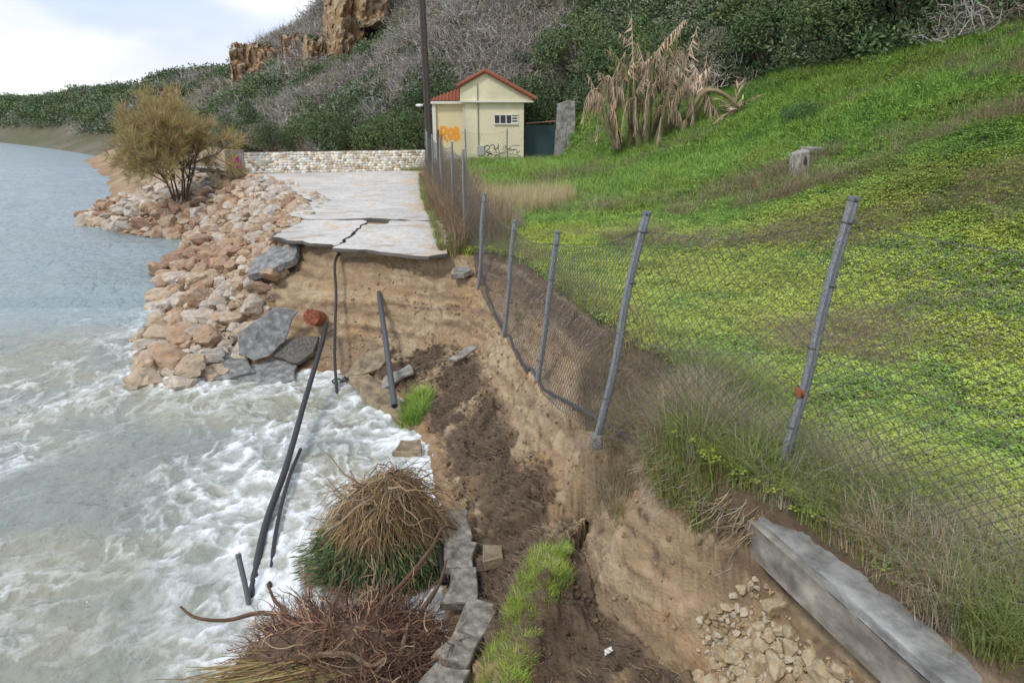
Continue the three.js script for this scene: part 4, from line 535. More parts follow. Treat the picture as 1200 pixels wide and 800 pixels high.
{
  const r = rng(2024), cA = new Cover(), cB = new Cover(), gr = new Cover(), dry = new Cover(), straw = new Cover();
  const cGeo = clover(5, 13, 0.08, 0.085, 0.024), cBig = clover(9, 34, 0.12, 0.2, 0.042), gGeo = tuft(3, 14, 0.26, 0.16, 0.010, [lin(1, 1, 1)], 0.7), dGeo = tuft(7, 16, 0.42, 0.26, 0.005, [lin(1, 1, 1)], 0.9, 4), sGeo = tuft(8, 22, 0.75, 0.25, 0.010, [lin(1, 1, 1)], 0.35);
  const browny = (x, z) => sm(0.08, 0.24, F2(x * 0.30 + 1.3, z * 0.75, 3) + 0.17 * Math.exp(-(((z + 11.8 - 0.25 * (x - 3)) / 1.1) ** 2)) * sm(1.5, 3.5, x) - 0.02) ;
  const put = (x, z, far) => {
    const q = far ? null : groundInfo(x, z); if (q && (q.zone !== 0 || q.e < 0.03)) return;
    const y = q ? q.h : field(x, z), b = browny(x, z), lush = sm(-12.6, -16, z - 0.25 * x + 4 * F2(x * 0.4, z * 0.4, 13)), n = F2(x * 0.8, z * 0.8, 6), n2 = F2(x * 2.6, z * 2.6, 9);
    if (r() < b * 0.85) { if (r() < 0.5) dry.add(x, y, z, (0.5 + 0.5 * r()) * (far ? 1.5 : 0.8), r() * 6.28, jit(G.brown.clone().lerp(G.grey, r() * 0.6), r)); if (r() < 0.6) return; }
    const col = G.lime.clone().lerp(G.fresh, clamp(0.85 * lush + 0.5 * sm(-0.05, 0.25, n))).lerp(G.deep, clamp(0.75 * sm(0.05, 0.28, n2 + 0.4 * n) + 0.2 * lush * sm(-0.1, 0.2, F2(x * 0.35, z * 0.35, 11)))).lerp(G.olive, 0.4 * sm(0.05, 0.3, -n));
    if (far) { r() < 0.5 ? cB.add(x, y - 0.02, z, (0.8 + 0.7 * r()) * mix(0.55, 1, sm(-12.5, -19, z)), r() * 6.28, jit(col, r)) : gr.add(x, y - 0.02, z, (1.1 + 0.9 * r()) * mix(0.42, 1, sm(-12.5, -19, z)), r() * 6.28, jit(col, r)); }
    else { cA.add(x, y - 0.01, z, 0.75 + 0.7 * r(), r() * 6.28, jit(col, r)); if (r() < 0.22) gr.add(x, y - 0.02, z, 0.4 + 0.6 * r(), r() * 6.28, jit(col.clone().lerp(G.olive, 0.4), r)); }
  };
  for (let k = 0; k < 78000; k++) { const z = -3.2 - 10.8 * r() ** 0.9, x = mix(-0.8, 11, r()); if (x < 3 + -z * 0.9) put(x, z, false); }
  for (let k = 0; k < 90000; k++) { const z = -13 - 24 * r() ** 1.2, x = mix(-3.2, 30, r()); if (!inView(x, z) || hillAt(x, z).s > 1.5) continue; const rs = roadSide(z); if (x < rs + 0.5) continue; if (z < -31.5 && x < 2.8) continue; put(x, z, true); }
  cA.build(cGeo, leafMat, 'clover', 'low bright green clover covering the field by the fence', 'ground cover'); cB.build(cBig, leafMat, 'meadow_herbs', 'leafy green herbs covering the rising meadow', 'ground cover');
  // weeds along the road, the top of the bank, the turf ridge
  for (let k = 0; k < 5200; k++) { const z = -3.3 - 10.5 * r(), x = mix(-1.5, 3.2, r()), q = groundInfo(x, z); if (q.zone !== 0 || q.e > 0.5) continue; const c = r() < 0.45 ? G.olive : r() < 0.5 ? G.brown : G.lime; gr.add(x, q.h - 0.03, z, 0.6 + 0.8 * r(), r() * 6.28, jit(c, r), 1, -0.1); }
  for (let k = 0; k < 2600; k++) { const z = -12.8 - 16 * r(), x = roadSide(z) - 0.14 + 1.1 * r() ** 1.4; gr.add(x, Math.max(field(x, z), x < roadSide(z) ? 2.08 : 0) - 0.02, z, (x < roadSide(z) + 0.1 ? 0.35 : 0.6) + 0.8 * r() * r(), r() * 6.28, jit(r() < 0.5 ? G.olive : r() < 0.5 ? G.fresh : G.brown, r)); if (r() < 0.25) dry.add(x + 0.3, field(x + 0.3, z), z, 1.2 + r(), r() * 6.28, jit(G.brown, r), 1.4); }
  for (let k = 0; k < 9000; k++) { const z = -6.0 + 2.8 * r(), x = mix(-.75, .95, r()); const [d, t, side] = turfRidge(x, z); const lim = (side > 0 ? 0.10 : 0.26) + 0.14 * F2(x * 3, z * 3, 4); if (d > lim || t <= 0.02 || t >= 0.995) continue; const q = groundInfo(x, z); gr.add(x, q.h - 0.03, z, 0.3 + 0.45 * r() * r(), r() * 6.28, jit(r() < 0.75 ? lin(.36, .46, .07) : r() < 0.5 ? G.fresh : G.straw, r), 1, 0); }
  for (let k = 0; k < 240; k++) { const x = -1.55 + 0.34 * (r() - 0.5), z = -9.75 + 0.7 * (r() - 0.5); gr.add(x, groundAt(x, z) - 0.02, z, 0.8 + 0.5 * r(), r() * 6.28, jit(r() < 0.8 ? G.fresh : G.lime, r)); }
  for (let k = 0; k < 700; k++) { const t = r(), x = mix(-12.2, -3.6, t), z = mix(-33, -30.7, t) + 0.35 * r(); gr.add(x, 2.0, z, 0.8 + 0.7 * r(), r() * 6.28, jit(G.fresh.clone().lerp(G.olive, r()), r)); }
  for (let k = 0; k < 1100; k++) { const a = r() * 6.28, d = Math.sqrt(r()), x = 0.15 + 1.5 * d * Math.cos(a), z = -18.2 + 1.5 * d * Math.sin(a); straw.add(x, field(x, z), z, 0.55 + 0.5 * r(), r() * 6.28, jit(G.straw, r)); }
  for (let k = 0; k < 900; k++) { const x = mix(-3.2, 2.6, r()), z = -30.6 - 1.4 * r(); straw.add(x, field(x, z), z, 0.28 + 0.35 * r(), r() * 6.28, jit(r() < 0.5 ? G.brown : G.olive, r)); }
  for (let k = 0; k < 1100; k++) { const z = -13 - 15 * r(), x = roadSide(z) + 0.5 + 1.3 * r(); if (F2(x, z * 0.6, 4) < 0) continue; straw.add(x, field(x, z), z, 0.5 + 0.5 * r(), r() * 6.28, jit(r() < 0.6 ? G.brown : G.grey, r)); }
  // dry grass and brambles spilling over the near bank, round the second post and the retaining wall
  for (let k = 0; k < 9000; k++) { const z = -2.6 - 3.6 * r(), x = mix(0.9, 3.6, r()), q = groundInfo(x, z); if (q.zone === 2 || (q.zone === 1 && (q.t > 0.075 || z > -4.3))) continue; const w = Math.exp(-((q.e / 0.6) ** 2)); if (r() > w * (z > -5.6 ? 1 : 0.5)) continue; const n = F2(x * 2.4, z * 2.4, 3); const c = n > 0.08 ? G.olive.clone().lerp(G.fresh, r() * 0.6) : n > -0.1 ? G.grey.clone() : G.straw.clone().lerp(G.brown, r()); (r() < 0.75 ? dry : gr).add(x, q.h - 0.03, z, 0.5 + 0.75 * r(), r() * 6.28, jit(c, r), 1, (r() - 0.6) * 0.8); }
  for (let k = 0; k < 1500; k++) { const z = -5.0 - 2.6 * r(), x = mix(0.8, 1.8, r()), q = groundInfo(x, z); if (q.zone !== 1 || q.t > 0.36) continue; dry.add(x, q.h, z, 0.4 + 0.4 * r(), r() * 6.28, jit(r() < 0.5 ? G.brown : r() < 0.5 ? G.grey : G.olive, r), 1, (r() - 0.5) * 1.4); }
  gr.build(gGeo, leafMat, 'grass', 'tufts of green grass along bank, road edge and turf ridge', 'grass'); dry.build(dGeo, twigMat, 'dry_grass', 'dry grey and brown grass tangled along the bank', 'dry grass'); straw.build(sGeo, twigMat, 'tall_dry_grass', 'tall straw coloured grass and weeds by the fence', 'dry grass');
  // roots and fibres hanging out of the cut face
  const rt = new Soup(); for (let k = 0; k < 1500; k++) { const i = 24 + Math.floor(r() * 56), e = edge[i], p = V(e[0] - 0.05 * r(), e[8] - 0.05 - 0.12 * r(), e[1]); if (p.z < -12.6 || p.z > -3.4) continue; const pts = [p.clone()]; let L = 0.12 + 0.35 * r(); for (let j = 1; j < 4; j++) pts.push(p.clone().add(V(-0.10 * j * r(), -L * j / 3, (r() - 0.5) * 0.08 * j))); rt.strand(pts, 0.004, 0.0015, jit(r() < 0.6 ? G.brown : G.grey, r, 0.4)); }
  const ro = mesh('', rt.build(), twigMat); stuff(ro, 'hanging_root', 'thin brown roots hanging from the cut edge of the field', 'roots');
  // fibres and clods on the slumped soil
  const fb = new Soup(); for (let k = 0; k < 20000; k++) { const z = -3.4 - 8 * r(), x = mix(-1.7, 1.4, r()), q = groundInfo(x, z); if (q.zone !== 1 || q.slump < 0.35 || q.t > 0.92) continue; const a = (r() < 0.6 ? 3.6 + 1.0 * (r() - 0.5) : r() * 6.28), L = 0.025 + 0.085 * r(), p = V(x, q.h + 0.01 + 0.03 * r(), z); fb.strand([p, p.clone().add(V(Math.cos(a) * L / 2, 0.02 * r() + 0.01, Math.sin(a) * L / 2)), p.clone().add(V(Math.cos(a) * L, -0.02 + 0.04 * r(), Math.sin(a + 0.4) * L))], 0.0026, 0.0012, jit(r() < 0.93 ? lin(.15, .105, .07) : lin(.34, .27, .17), r, 0.45)); }
  stuff(mesh('', fb.build(), twigMat), 'soil_fibre', 'matted root fibres on the dark slumped soil', 'roots');
  const cl = new THREE.InstancedMesh(rockGeo(55, 2, 0.7), rockMat(1, 1, 1, 0), 5200), d = new THREE.Object3D(); let n = 0; for (let k = 0; k < 20000 && n < 5200; k++) { const z = -3.4 - 9.5 * r(), x = mix(-3.8, 1.5, r()), q = groundInfo(x, z); if (q.zone !== 1 || q.t > 0.93 || (q.slump < 0.3 && r() > 0.35)) continue; d.position.set(x, q.h + 0.005, z); d.rotation.set(r() * 3, r() * 6, r()); d.scale.setScalar(0.006 + 0.03 * r() ** 3); d.updateMatrix(); cl.setMatrixAt(n, d.matrix); cl.setColorAt(n++, jit(q.slump > 0.5 ? (r() < 0.75 ? C.soil : C.litter)   : r() < 0.5 ? C.paleSand : C.sand, r, 0.3)); } cl.count = n; stuff(cl, 'soil_clod', 'crumbs and clods of earth on the slumped bank', 'soil');
}
// hillside scrub: leaf clumps and bare twig clumps
function leafClump(seed, n, R, len, wid, flat = 0.8) { const r = rng(seed), s = new Soup(); const sub = Array.from({ length: 7 }, () => rdir(r).multiplyScalar(R * 0.62).multiply(V(1, flat, 1))); for (let k = 0; k < n; k++) { const c = sub[k % 7], d = rdir(r); if (d.y < -0.4) d.y *= -1; const p = c.clone().addScaledVector(d, R * 0.42 * (0.6 + 0.4 * r())), dir = d.clone().add(rdir(r).multiplyScalar(0.9)).normalize(), side = V().crossVectors(dir, rdir(r)).normalize(); s.leaf(p, dir, side, len * (0.7 + 0.6 * r()), wid, jit(lin(1, 1, 1), r, 0.3), 0.2); } return s.build(); }
function twigClump(seed, n, R) { const r = rng(seed), s = new Soup(); for (let k = 0; k < n; k++) { const d = rdir(r); d.y = Math.abs(d.y) * 0.7 + 0.1; d.normalize(); let p = V((r() - 0.5) * R * 1.5, 0.15 * r(), (r() - 0.5) * R * 1.5), w = 0.009 + 0.008 * r(); const v = jit(lin(1, 1, 1), r, 0.35); for (let i = 0; i < 3; i++) { const q = V().crossVectors(d, rdir(r)).normalize().multiplyScalar(w), e = p.clone().addScaledVector(d, R * (0.18 + 0.18 * r())); s.quad(p.clone().sub(q), p.clone().add(q), e.clone().addScaledVector(q, 0.7), e.clone().addScaledVector(q, -0.7), v); p = e; w *= 0.7; d.add(rdir(r).multiplyScalar(0.75)).normalize(); } } return s.build(); }
{
  const r = rng(616), green = [0, 1, 2].map(() => new Cover()), twig = [0, 1].map(() => new Cover());
  const lg = [leafClump(31, 130, 0.62, 0.13, 0.07), leafClump(32, 130, 0.62, 0.11, 0.06), leafClump(33, 110, 0.6, 0.16, 0.05)], tg = [twigClump(41, 150, 0.75), twigClump(42, 150, 0.75)];
  const hd = lin(.075, .115, .05), hg = lin(.125, .185, .07), hs = lin(.22, .24, .17), hb = lin(.36, .32, .275), hb2 = lin(.28, .245, .21), hy = lin(.36, .33, .22);
  for (let k = 0; k < 40000; k++) {
    const z = -16 - 84 * r() ** 1.5, x = (r() * 2 - 1) * (-z * 0.86 + 3); if (!inView(x, z)) continue; const q = hillAt(x, z); if (q.s < 0.2 || q.s > 40) continue; if (crags.some((c) => Math.abs(x - c[0]) < c[3] * 0.55 && z > c[2] - 1 && z < c[2] + c[5] * 0.5 + 0.4)) continue; if (q.h > 4.6 + -z * 0.24 + 2) continue;
    if (x < -110) continue;
    const n = F2(x * 0.16, (z - q.h) * 0.16, 2), n2 = F2(x * 0.5, z * 0.5, 5), n3 = F2(x * 0.07 + 3, z * 0.07, 9);
    let bare = 0.9 * sm(0.02, 0.16, n + 0.35 * n2 + 0.14 * sm(5, 11, q.s) * sm(9, 2, x) + 0.16 * sm(-24, -12, x) * sm(7, -1, x) * sm(4, 12, q.s) - 0.14 * sm(4, 12, x) - 0.12 * sm(5, 1, q.s));
    if (x > 7) bare *= 0.4;
    const s = (0.9 + 0.85 * r()) * (z < -60 ? 1.4 : 1);
    if (r() < bare) twig[k % 2].add(x, q.h - 0.15, z, s * 1.15, r() * 6.28, jit(n3 > 0 ? hb : r() < 0.25 ? hy : hb2.clone().lerp(hb, r()), r, 0.22));
    else { const c = n2 > 0.12 ? hd : n2 > -0.08 ? hg.clone().lerp(hd, r() * 0.7) : hs.clone().lerp(hg, r()); green[k % 3].add(x, q.h + 0.25 * s, z, s, r() * 6.28, jit(c, r, 0.22), 0.9); }
  }
  for (let k = 0; k < 6000; k++) { const x = -40 - 130 * r(), z = -80 - 100 * r(), q = hillAt(x, z); if (q.s < 0 || q.s > 40 || !inView(x, z, 1.05)) continue; green[k % 3].add(x, q.h + 0.5, z, 2.2 + 1.5 * r(), r() * 6.28, jit(r() < 0.5 ? hg : r() < 0.5 ? hs : hd, r, 0.2), 0.8); }
  for (const [cx, cy, cz, w, h] of crags) for (let k = 0; k < 26; k++) { const x = cx + (r() - 0.5) * w * 0.7, z = cz + 1.2 - 2.0 * r(); green[k % 3].add(x, cy + h * 0.46 + 0.3 * r(), z - 0.3, 0.6 + 0.5 * r(), r() * 6.28, jit(r() < 0.5 ? hd : hg, r), 0.9); }
  green.forEach((c, i) => c.build(lg[i], twigMat, 'hillside_scrub', ['dense evergreen scrub covering the hillside', 'mid green leafy scrub covering the hillside', 'grey green narrow leaved scrub covering the hillside'][i], 'scrub')); twig.forEach((c, i) => c.build(tg[i], twigMat, 'bare_thicket', ['bare brown twigs of leafless thicket on the hillside', 'grey brown leafless brush among the hillside scrub'][i], 'thicket'));
}
// bushes that stand out
{
  const r = rng(828);
  const bush = (seed, R, H, leaves, c1, c2, len, wid) => { const q = rng(seed), s = new Soup(), t = new Soup(), m = 26; const cs = Array.from({ length: m }, () => { const d = rdir(q); d.y = Math.abs(d.y) * 1.1 - 0.15; return V(d.x * R * (0.45 + 0.4 * q()), H * 0.45 + d.y * H * 0.42, d.z * R * (0.45 + 0.4 * q())); });
    for (const c of cs) t.strand([V((q() - 0.5) * 0.3, 0, (q() - 0.5) * 0.3), V(c.x * 0.4, c.y * 0.5, c.z * 0.4), c], 0.04, 0.01, jit(lin(.12, .09, .065), q)); for (let k = 0; k < leaves; k++) { const c = cs[k % m], d = rdir(q), rr = R * 0.3 * (0.55 + 0.5 * q()), p = c.clone().addScaledVector(d, rr), dir = d.clone().add(rdir(q)).normalize(); s.leaf(p, dir, V().crossVectors(dir, rdir(q)).normalize(), len * (0.7 + 0.6 * q()), wid, jit(c1.clone().lerp(c2, q() * q()), q, 0.25), 0.2); } return [t.build(), s.build()]; };
  const kinds = [bush(1, 1.5, 2.4, 3600, lin(.075, .125, .05), lin(.16, .20, .08), .14, .06), bush(2, 1.6, 2.0, 3600, lin(.10, .155, .06), lin(.20, .24, .09), .12, .055), bush(3, 1.4, 2.8, 3400, lin(.065, .105, .045), lin(.13, .17, .07), .13, .05), bush(4, 1.4, 1.7, 3000, lin(.19, .20, .13), lin(.28, .27, .18), .13, .045), bush(5, 0.8, 0.9, 1500, lin(.08, .15, .05), lin(.15, .24, .07), .09, .04)];
  const put = (k, x, z, s, label, group) => { const h = hillAt(x, z), y = h.s > 0 ? h.h : field(x, z); const g = thing('bush', label, 'bush', [x, y - 0.1, z], r() * 6.28, group); g.scale.setScalar(s); mesh('stems', kinds[k][0], twigMat, g); mesh('crown', kinds[k][1], twigMat, g); };
  for (const [x, z, s, k] of [[12.5, -23.5, 1.2, 2], [14.5, -22, 1.3, 0], [11, -25, 1.15, 1], [9.3, -26.6, 1.2, 0], [7.8, -28.4, 1.1, 3], [13.5, -26, 1.5, 2], [16.5, -20, 1.3, 2], [18.5, -18.5, 1.3, 0], [10.5, -28.5, 1.4, 1], [17, -24, 1.5, 1], [6.4, -30.6, 1.1, 0], [15.6, -28, 1.6, 2], [12, -31, 1.6, 0]]) put(k, x, z, s, 'dark evergreen bush along the upper edge of the green slope', 'bushes along the top of the meadow');
  for (const [x, z, s, k] of [[4.6, -34.5, 1.3, 0], [2.6, -37, 1.5, 2], [.6, -39, 1.5, 0], [3.6, -38.5, 1.6, 1]]) put(k, x, z, s, 'dark evergreen bush behind house, gate and concrete pier', 'bushes behind the house');
  for (const [x, z, s, k] of [[-5, -37.4, 1.2, 0], [-6.8, -37.8, 1.25, 1], [-8.6, -38.8, 1.1, 2], [-4, -38.8, 1.6, 2], [-10.6, -40.4, 1.1, 0], [-12.8, -42.5, 1.1, 1], [-2.5, -38.2, 1.4, 0]]) put(k, x, z, s, 'dark green bush rising behind the dry stone wall', 'bushes behind the stone wall');
  for (const [x, z, s, k] of [[-16, -44.5, 1.1, 3], [-18, -47, 1.2, 2], [-13.9, -40.8, .8, 2], [-21, -51, 1.2, 3]]) put(k, x, z, s, 'grey green bush between tamarisk and stone wall', 'bushes by the tamarisk');
  put(4, 7.9, -19.5, 0.8, 'small dark bush alone on the green slope', undefined);
}
// tamarisk on the rocks
{
  const r = rng(55), t = thing('tamarisk_tree', 'wispy yellow brown tamarisk tree standing on the boulders', 'tree', [-13.7, 1.3, -28.2]), tr = new Soup(), s = new Soup();
  const grow = (p, d, L, w, lv) => { const pts = [p.clone()]; let q = p.clone(); for (let i = 0; i < 4; i++) { d.add(rdir(r).multiplyScalar(0.14)).add(V(0, 0.03, 0)).normalize(); q = q.clone().addScaledVector(d, L / 4); pts.push(q); } tr.strand(pts, w, w * 0.6, jit(lin(.10, .07, .055), r)); if (lv === 0) { tip(q, d); return; } const n = lv === 3 ? 4 : 4; for (let k = 0; k < n; k++) grow(pts[2 + (k % 3)].clone(), d.clone().add(rdir(r).multiplyScalar(0.75)).normalize(), L * (0.62 + 0.2 * r()), w * 0.55, lv - 1); if (lv < 2) tip(q, d); };
  const tip = (q, d) => { for (let k = 0; k < 60; k++) { const dd = d.clone().add(rdir(r).multiplyScalar(1.0)).add(V(0, 0.35, 0)).normalize(), L = 0.25 + 0.5 * r(), e = q.clone().addScaledVector(dd, L), sd = V().crossVectors(dd, rdir(r)).normalize(); s.leaf(q.clone().addScaledVector(dd, L * 0.1 * r()), dd.clone().add(V(0, -0.1, 0)).normalize(), sd, L, 0.014, jit(r() < 0.45 ? lin(.46, .34, .15) : r() < 0.6 ? lin(.36, .33, .10) : lin(.40, .28, .19), r, 0.3)); } };
  for (let k = 0; k < 9; k++) { const a = k / 9 * 6.28; grow(V(Math.cos(a) * 0.3, -0.2, Math.sin(a) * 0.3), V(Math.cos(a) * 0.42, 1, Math.sin(a) * 0.42).normalize(), 1.65, 0.06, 3); }
  mesh('trunk', tr.build(), twigMat, t); mesh('crown', s.build(), twigMat, t); t.scale.set(0.76, 1.0, 0.8);
}
// withered banana clump on the slope
{
  const r = rng(12), cols = [lin(.50, .36, .25), lin(.42, .30, .21), lin(.58, .44, .31), lin(.35, .25, .18)];
  const banana = (t, x, z, H, lean, nl, green) => {
    const base = V(x, 0, z), topP = V(x + lean, H, z + (r() - 0.5) * 0.3); mesh('stem', tube([base, base.clone().lerp(topP, 0.5).add(V(lean * 0.12, 0, 0)), topP], (q) => mix(0.13, 0.07, q), 9), mat(r() < 0.5 ? lin(.34, .26, .17) : lin(.24, .23, .11), { map: toneTex }), t);
    for (let k = 0; k < nl; k++) {
      const a = k * 2.4 + r(), o = V(Math.cos(a), 0, Math.sin(a)), up = 0.5 + 1.1 * r(), L = 1.0 + 0.9 * r(), hang = r() < 0.5, s = new Soup(), c0 = green && r() < 0.16 ? lin(.15, .20, .05) : cols[Math.floor(r() * 4)], from = base.clone().lerp(topP, 0.5 + 0.5 * r());
      const pts = []; for (let i = 0; i <= 8; i++) { const q = i / 8; pts.push(from.clone().addScaledVector(o, L * (hang ? 0.5 * Math.sin(q * 1.7) : 0.6 * q)).add(V(0, L * (hang ? up * 0.6 * q - 1.35 * q * q : up * q - 0.25 * q * q), 0))); }
      s.strand(pts, 0.022, 0.006, jit(c0, r));
      const sd = V(-o.z, 0, o.x); for (let i = 1; i < 8; i++) for (const g of [-1, 1]) for (let w = 0; w < 2; w++) { if (r() < 0.12) continue; const p = pts[i].clone().lerp(pts[i + 1], w / 2 + 0.2 * r()), W = 0.5 * Math.sin(Math.PI * (0.15 + 0.8 * i / 8)) * (0.6 + 0.6 * r()), droop = hang ? 0.9 : 0.25 + 0.7 * r(), e = p.clone().addScaledVector(sd, g * W * (1.1 - droop)).add(V(0, -W * droop * 1.3, 0)).addScaledVector(o, 0.08 * r()), p2 = p.clone().lerp(pts[i + 1], 0.45); s.quad(p, p2, e.clone().lerp(p2, 0.1).add(V(0.03 * (r() - 0.5), 0, 0.05 * r())), e, jit(c0, r, 0.3)); }
      mesh('leaf', s.build(), twigMat, t);
    }
  };
  const t = thing('banana_clump', 'large clump of withered brown banana plants on the slope', 'banana plant', [4.5, field(4.5, -24) - 0.05, -24]);
  for (const [x, z, H, l, n] of [[-.9, .2, 2.3, -.5, 9], [-.4, -.2, 2.7, -.1, 9], [0, .25, 2.9, .1, 9], [.35, -.3, 2.9, .3, 8], [.7, .1, 2.5, .5, 8], [-.2, .4, 2.0, -.3, 8], [.3, .5, 1.9, .3, 8], [-.7, -.4, 2.1, -.7, 7], [1.0, .3, 1.9, .9, 7], [-1.0, .4, 1.5, -.5, 6], [.1, -.6, 3.1, .0, 7]]) banana(t, x, z, H, l, n, true);
  const b = thing('banana_plant', 'withered banana stem leaning out sideways with a drooping leaf tuft', 'banana plant', [5.6, field(5.6, -23.4) - 0.05, -23.4]);
  mesh('stem', tube(curve([[0, 0, 0], [.25, .9, .1], [.7, 1.5, .2], [1.3, 1.35, .25], [1.75, .95, .3]], 20), (q) => mix(0.11, 0.05, q), 8), mat(lin(.36, .27, .16), { map: toneTex }), b); 
  for (let k = 0; k < 26; k++) { const s = new Soup(), d = rdir(r); d.x = d.x * 0.8 + 0.25; d.normalize(); const p = V(1.7 + 0.15 * (r() - 0.5), 0.95 + 0.15 * (r() - 0.5), .3), sd = V().crossVectors(d, V(0, 1, 0)).normalize(), L = 0.5 + 0.7 * r(), c0 = r() < 0.25 ? lin(.24, .27, .10) : cols[k % 4]; for (let i = 0; i < 9; i++) s.leaf(p.clone().addScaledVector(d, L * i * 0.09), d.clone().add(V(0, -0.35 * r(), 0)).addScaledVector(sd, (r() - 0.5) * 1.3).normalize(), sd, L * 0.35, 0.075, jit(c0, r, 0.3), 0.3); mesh('leaf', s.build(), twigMat, b); }
}
// stone gatepost stub and slab on the slope
{
  const y = field(6.2, -15), st = thing('stone_post', 'stubby weathered stone post standing in the meadow', 'post', [6.2, y - 0.1, -15], 0.3); const g = new RoundedBoxGeometry(0.32, 0.62, 0.3, 4, 0.05), p = g.attributes.position; for (let i = 0; i < p.count; i++) { const x = p.getX(i), q = p.getY(i), z = p.getZ(i), n = 0.05 * N(x * 5, q * 5, z * 5); p.setXYZ(i, x * (1 - 0.15 * q) + n, q + (q > 0.2 ? 0.2 * x : 0) + n, z + n); } g.computeVertexNormals(); g.translate(0, 0.33, 0); mesh('shaft', g, mat(lin(.55, .50, .44), { map: toneTex, bumpMap: gritTex, bumpScale: 0.005 }), st); const h = rockGeo(71, 3, 1); h.scale(0.06, 0.1, 0.03); h.translate(0.03, 0.42, 0.14); mesh('hollow_shade_lump', h, mat(lin(.05, .045, .04)), st);  // near-black lump on the face paints the shade of a hollow, nothing is carved
  const y2 = field(6.95, -16), sl = top(mesh('', plate(jag([[-.3, .12], [-.26, -.12], [.25, -.14], [.3, .1]], .1, .02, 3), .12), mat(lin(.46, .43, .38), { map: toneTex })), 'flat_stone', 'flat pale stone lying beside the stone post', 'stone'); sl.position.set(6.95, y2 + 0.22, -16); sl.rotation.set(0.1, 0.2, -0.05);
}
// bush torn out and overturned in the surf: hanging roots above, green shoots below
{
  const r = rng(33), t = thing('uprooted_bush', 'overturned bush with brown stems above and green shoots hanging into the surf', 'bush', [-1.36, -.05, -6.15]), s = new Soup(), g = new Soup(), cb = [lin(.34, .225, .115), lin(.25, .155, .085), lin(.44, .31, .18), lin(.19, .12, .07), lin(.29, .235, .10)];
  const core = rockGeo(5, 4, 1); core.scale(0.54, 0.5, 0.42); core.translate(0.08, 0.42, 0); mesh('root_ball', core, mat(lin(.17, .115, .07), { bumpMap: gritTex, bumpScale: 0.01 }), t);
  for (let k = 0; k < 2600; k++) {               // brown stems: they rise, fork and droop, none quite alike
    const a = r() * 6.283, u = Math.sqrt(r()), mo = [[-.24, -.06, .08, .28], [.10, .06, -.06, .32], [.36, -.14, .04, .26], [.02, -.10, .22, .28]][k % 4], p = V(mo[0] + Math.cos(a) * mo[3] * u, 0.86 + mo[1] - 0.30 * u * u + 0.12 * r(), mo[2] + Math.sin(a) * mo[3] * u), front = Math.cos(a - 1.9) > -0.1;
    const d = V(Math.cos(a) * 0.6 + 0.9 * (r() - 0.5), 0.9 * r() - 0.35, Math.sin(a) * 0.6 + 0.9 * (r() - 0.5)).normalize(), pts = [p.clone()], n = 4 + Math.floor(r() * 4), st = (front ? 0.075 : 0.11) * (0.6 + 0.7 * r()), wig = 0.16 + 0.4 * r() * r();
    for (let i = 0; i < n; i++) { d.add(rdir(r).multiplyScalar(wig)).add(V(0, -0.34, 0)).normalize(); p.addScaledVector(d, st); pts.push(p.clone()); }
    s.strand(pts, 0.0035 + 0.007 * r() * r(), 0.0015, jit(cb[Math.floor(r() * 5)], r, 0.45));
  }
  for (let k = 0; k < 24; k++) { const a = r() * 6.28, pts = []; let p = V(Math.cos(a) * 0.3, 0.7 + 0.35 * r(), Math.sin(a) * 0.3), d = V(Math.cos(a), 0.3 - r(), Math.sin(a)); for (let i = 0; i < 7; i++) { pts.push(p.clone()); d.add(rdir(r).multiplyScalar(0.5)).normalize(); p = p.clone().addScaledVector(d, 0.12); } s.strand(pts, 0.012, 0.004, jit(lin(.33, .25, .16), r)); }
  for (let k = 0; k < 4200; k++) { const a = 0.1 + r() * 3.9, u = 0.62 + 0.5 * Math.sqrt(r()), x = Math.cos(a) * 0.62 * u * (a > 2 ? 1.2 : 1) + 0.02, z = Math.sin(a) * 0.58 * u + 0.1, y = 0.62 - 0.52 * r() - 0.4 * (u - 0.62), d = V(Math.cos(a) * 0.6, -0.9 + 0.5 * r(), Math.sin(a) * 0.6).add(rdir(r).multiplyScalar(0.6)).normalize(); if (a > 2.2 && r() < 0.25) { const q = 0.05 + 0.2 * r(); d.set(-0.6 - 0.4 * r(), -0.5 * r(), 0.3 * (r() - 0.3)).normalize(); g.leaf(V(x - q, Math.max(y - 0.6 * q, 0.14), z + 0.1 * r()), d, V().crossVectors(d, rdir(r)).normalize(), 0.12 + 0.08 * r(), 0.014, jit(r() < 0.6 ? lin(.09, .14, .05) : lin(.20, .19, .08), r, 0.35), 0.2); continue; } g.leaf(V(x, Math.max(y, 0.12), z), d, V().crossVectors(d, rdir(r)).normalize(), 0.10 + 0.08 * r(), 0.016, jit(r() < 0.6 ? lin(.075, .115, .045) : r() < 0.6 ? lin(.12, .17, .06) : lin(.22, .20, .085), r, 0.35), 0.2); }
  mesh('hanging_stems', s.build(), twigMat, t); mesh('green_shoots', g.build(), twigMat, t); t.scale.set(0.85, 1.06, 0.85);
}
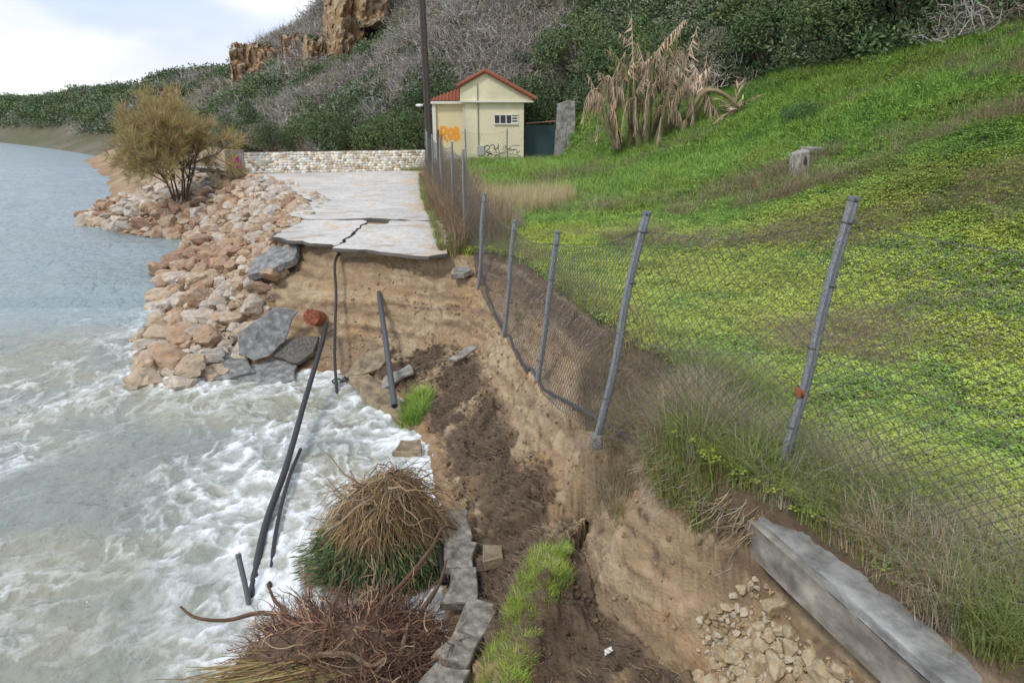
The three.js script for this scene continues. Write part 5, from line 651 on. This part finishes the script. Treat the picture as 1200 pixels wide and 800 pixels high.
// tangle of torn roots in front
{
  const r = rng(91), t = thing('root_tangle', 'tangled heap of torn reddish brown roots and straw canes by the surf', 'roots', [-1.68, 0, -4.68]);
  const core = rockGeo(6, 4, 1); core.scale(0.85, 0.30, 0.42); core.translate(0.25, 0.14, 0); mesh('root_core', core, mat(lin(.15, .10, .065), { bumpMap: gritTex, bumpScale: 0.01 }), t);
  const th = new Soup(), tn = new Soup(), cane = new Soup(), C2 = [lin(.20, .105, .07), lin(.13, .07, .05), lin(.27, .16, .10), lin(.40, .28, .17)];
  const root = (s, p, d, L, w, col, n = 7, wig = 0.42) => { const pts = []; for (let i = 0; i < n; i++) { pts.push(p.clone()); d.add(rdir(r).multiplyScalar(wig)).normalize(); p = p.clone().addScaledVector(d, L / n); if (p.y < 0.02) { p.y = 0.02; d.y = Math.abs(d.y); } } s.strand(pts, w, w * 0.35, col); return pts; };
  for (let k = 0; k < 2600; k++) { const a = r() * 6.28, u = Math.sqrt(r()), p = V(0.3 + 0.85 * u * Math.cos(a), 0.08 + 0.36 * (1 - u * u) * r() + 0.08, 0.45 * u * Math.sin(a)), d = V(Math.cos(a) * 0.7, 0.5 * r() - 0.05, Math.sin(a) * 0.7).add(rdir(r).multiplyScalar(0.6)).normalize(); root(tn, p, d, 0.12 + 0.3 * r(), 0.0025 + 0.004 * r(), jit(C2[Math.floor(r() * 3)], r, 0.4)); }
  for (let k = 0; k < 130; k++) { const a = r() * 6.28, u = Math.sqrt(r()), p = V(0.3 + 0.75 * u * Math.cos(a), 0.16 + 0.26 * (1 - u * u), 0.4 * u * Math.sin(a)), d = V(Math.cos(a), 0.15 + 0.4 * r(), Math.sin(a) * 0.8).normalize(); const pts = root(th, p, d, 0.3 + 0.4 * r(), 0.006 + 0.012 * r() * r(), jit(C2[Math.floor(r() * 4)], r, 0.3), 9, 0.5); for (let j = 0; j < 2; j++) root(th, pts[4 + j * 2].clone(), d.clone().add(rdir(r)).normalize(), 0.2, 0.006, jit(C2[Math.floor(r() * 4)], r, 0.3), 6, 0.5); }
  for (let k = 0; k < 420; k++) { const p = V(0.1 + 0.5 * (r() - 0.5), 0.12 + 0.18 * r(), 0.15 + 0.35 * (r() - 0.3)), d = V(-1, 0.05 * (r() - 0.5), 0.42 + 0.35 * (r() - 0.5)).normalize(); root(cane, p, d, 0.7 + 0.6 * r(), 0.006 + 0.004 * r(), jit(r() < 0.4 ? lin(.34, .24, .10) : r() < 0.5 ? lin(.25, .16, .07) : lin(.20, .18, .06), r, 0.3), 6, 0.09); }
  const big = [[[-.25, .3, -.05], [-.3, .42, -.15], [-.42, .5, -.22], [-.5, .62, -.3]], [[-.2, .3, -.2], [-.6, .3, -.3], [-.9, .26, -.25], [-1.15, .34, -.2], [-1.28, .42, -.24]], [[.1, .35, .25], [.12, .5, .1], [.16, .62, -.05], [.18, .66, -.3]], [[.0, .38, .3], [.35, .42, .32], [.55, .36, .38], [.66, .42, .36], [.6, .34, .42]], [[.75, .3, .2], [.78, .42, .1], [.8, .5, .05]], [[.5, .42, -.25], [.7, .5, -.5], [.9, .62, -.8], [1.0, .66, -1.1], [1.12, .56, -1.2]], [[.85, .3, -.3], [1.0, .42, -.55], [1.05, .5, -.8]]];
  for (const b of big) mesh('thick_root', tube(curve(b, 16), (q) => mix(0.026, 0.010, q), 7), mat(r() < 0.5 ? lin(.30, .205, .13) : lin(.20, .115, .07), { map: toneTex }), t);
  mesh('root_mat', mergeGeometries([tn.build(), th.build()]), twigMat, t); mesh('straw_canes', cane.build(), twigMat, t);
}
//NEXT
camera.updateMatrixWorld(true);
renderer.render(scene, camera);
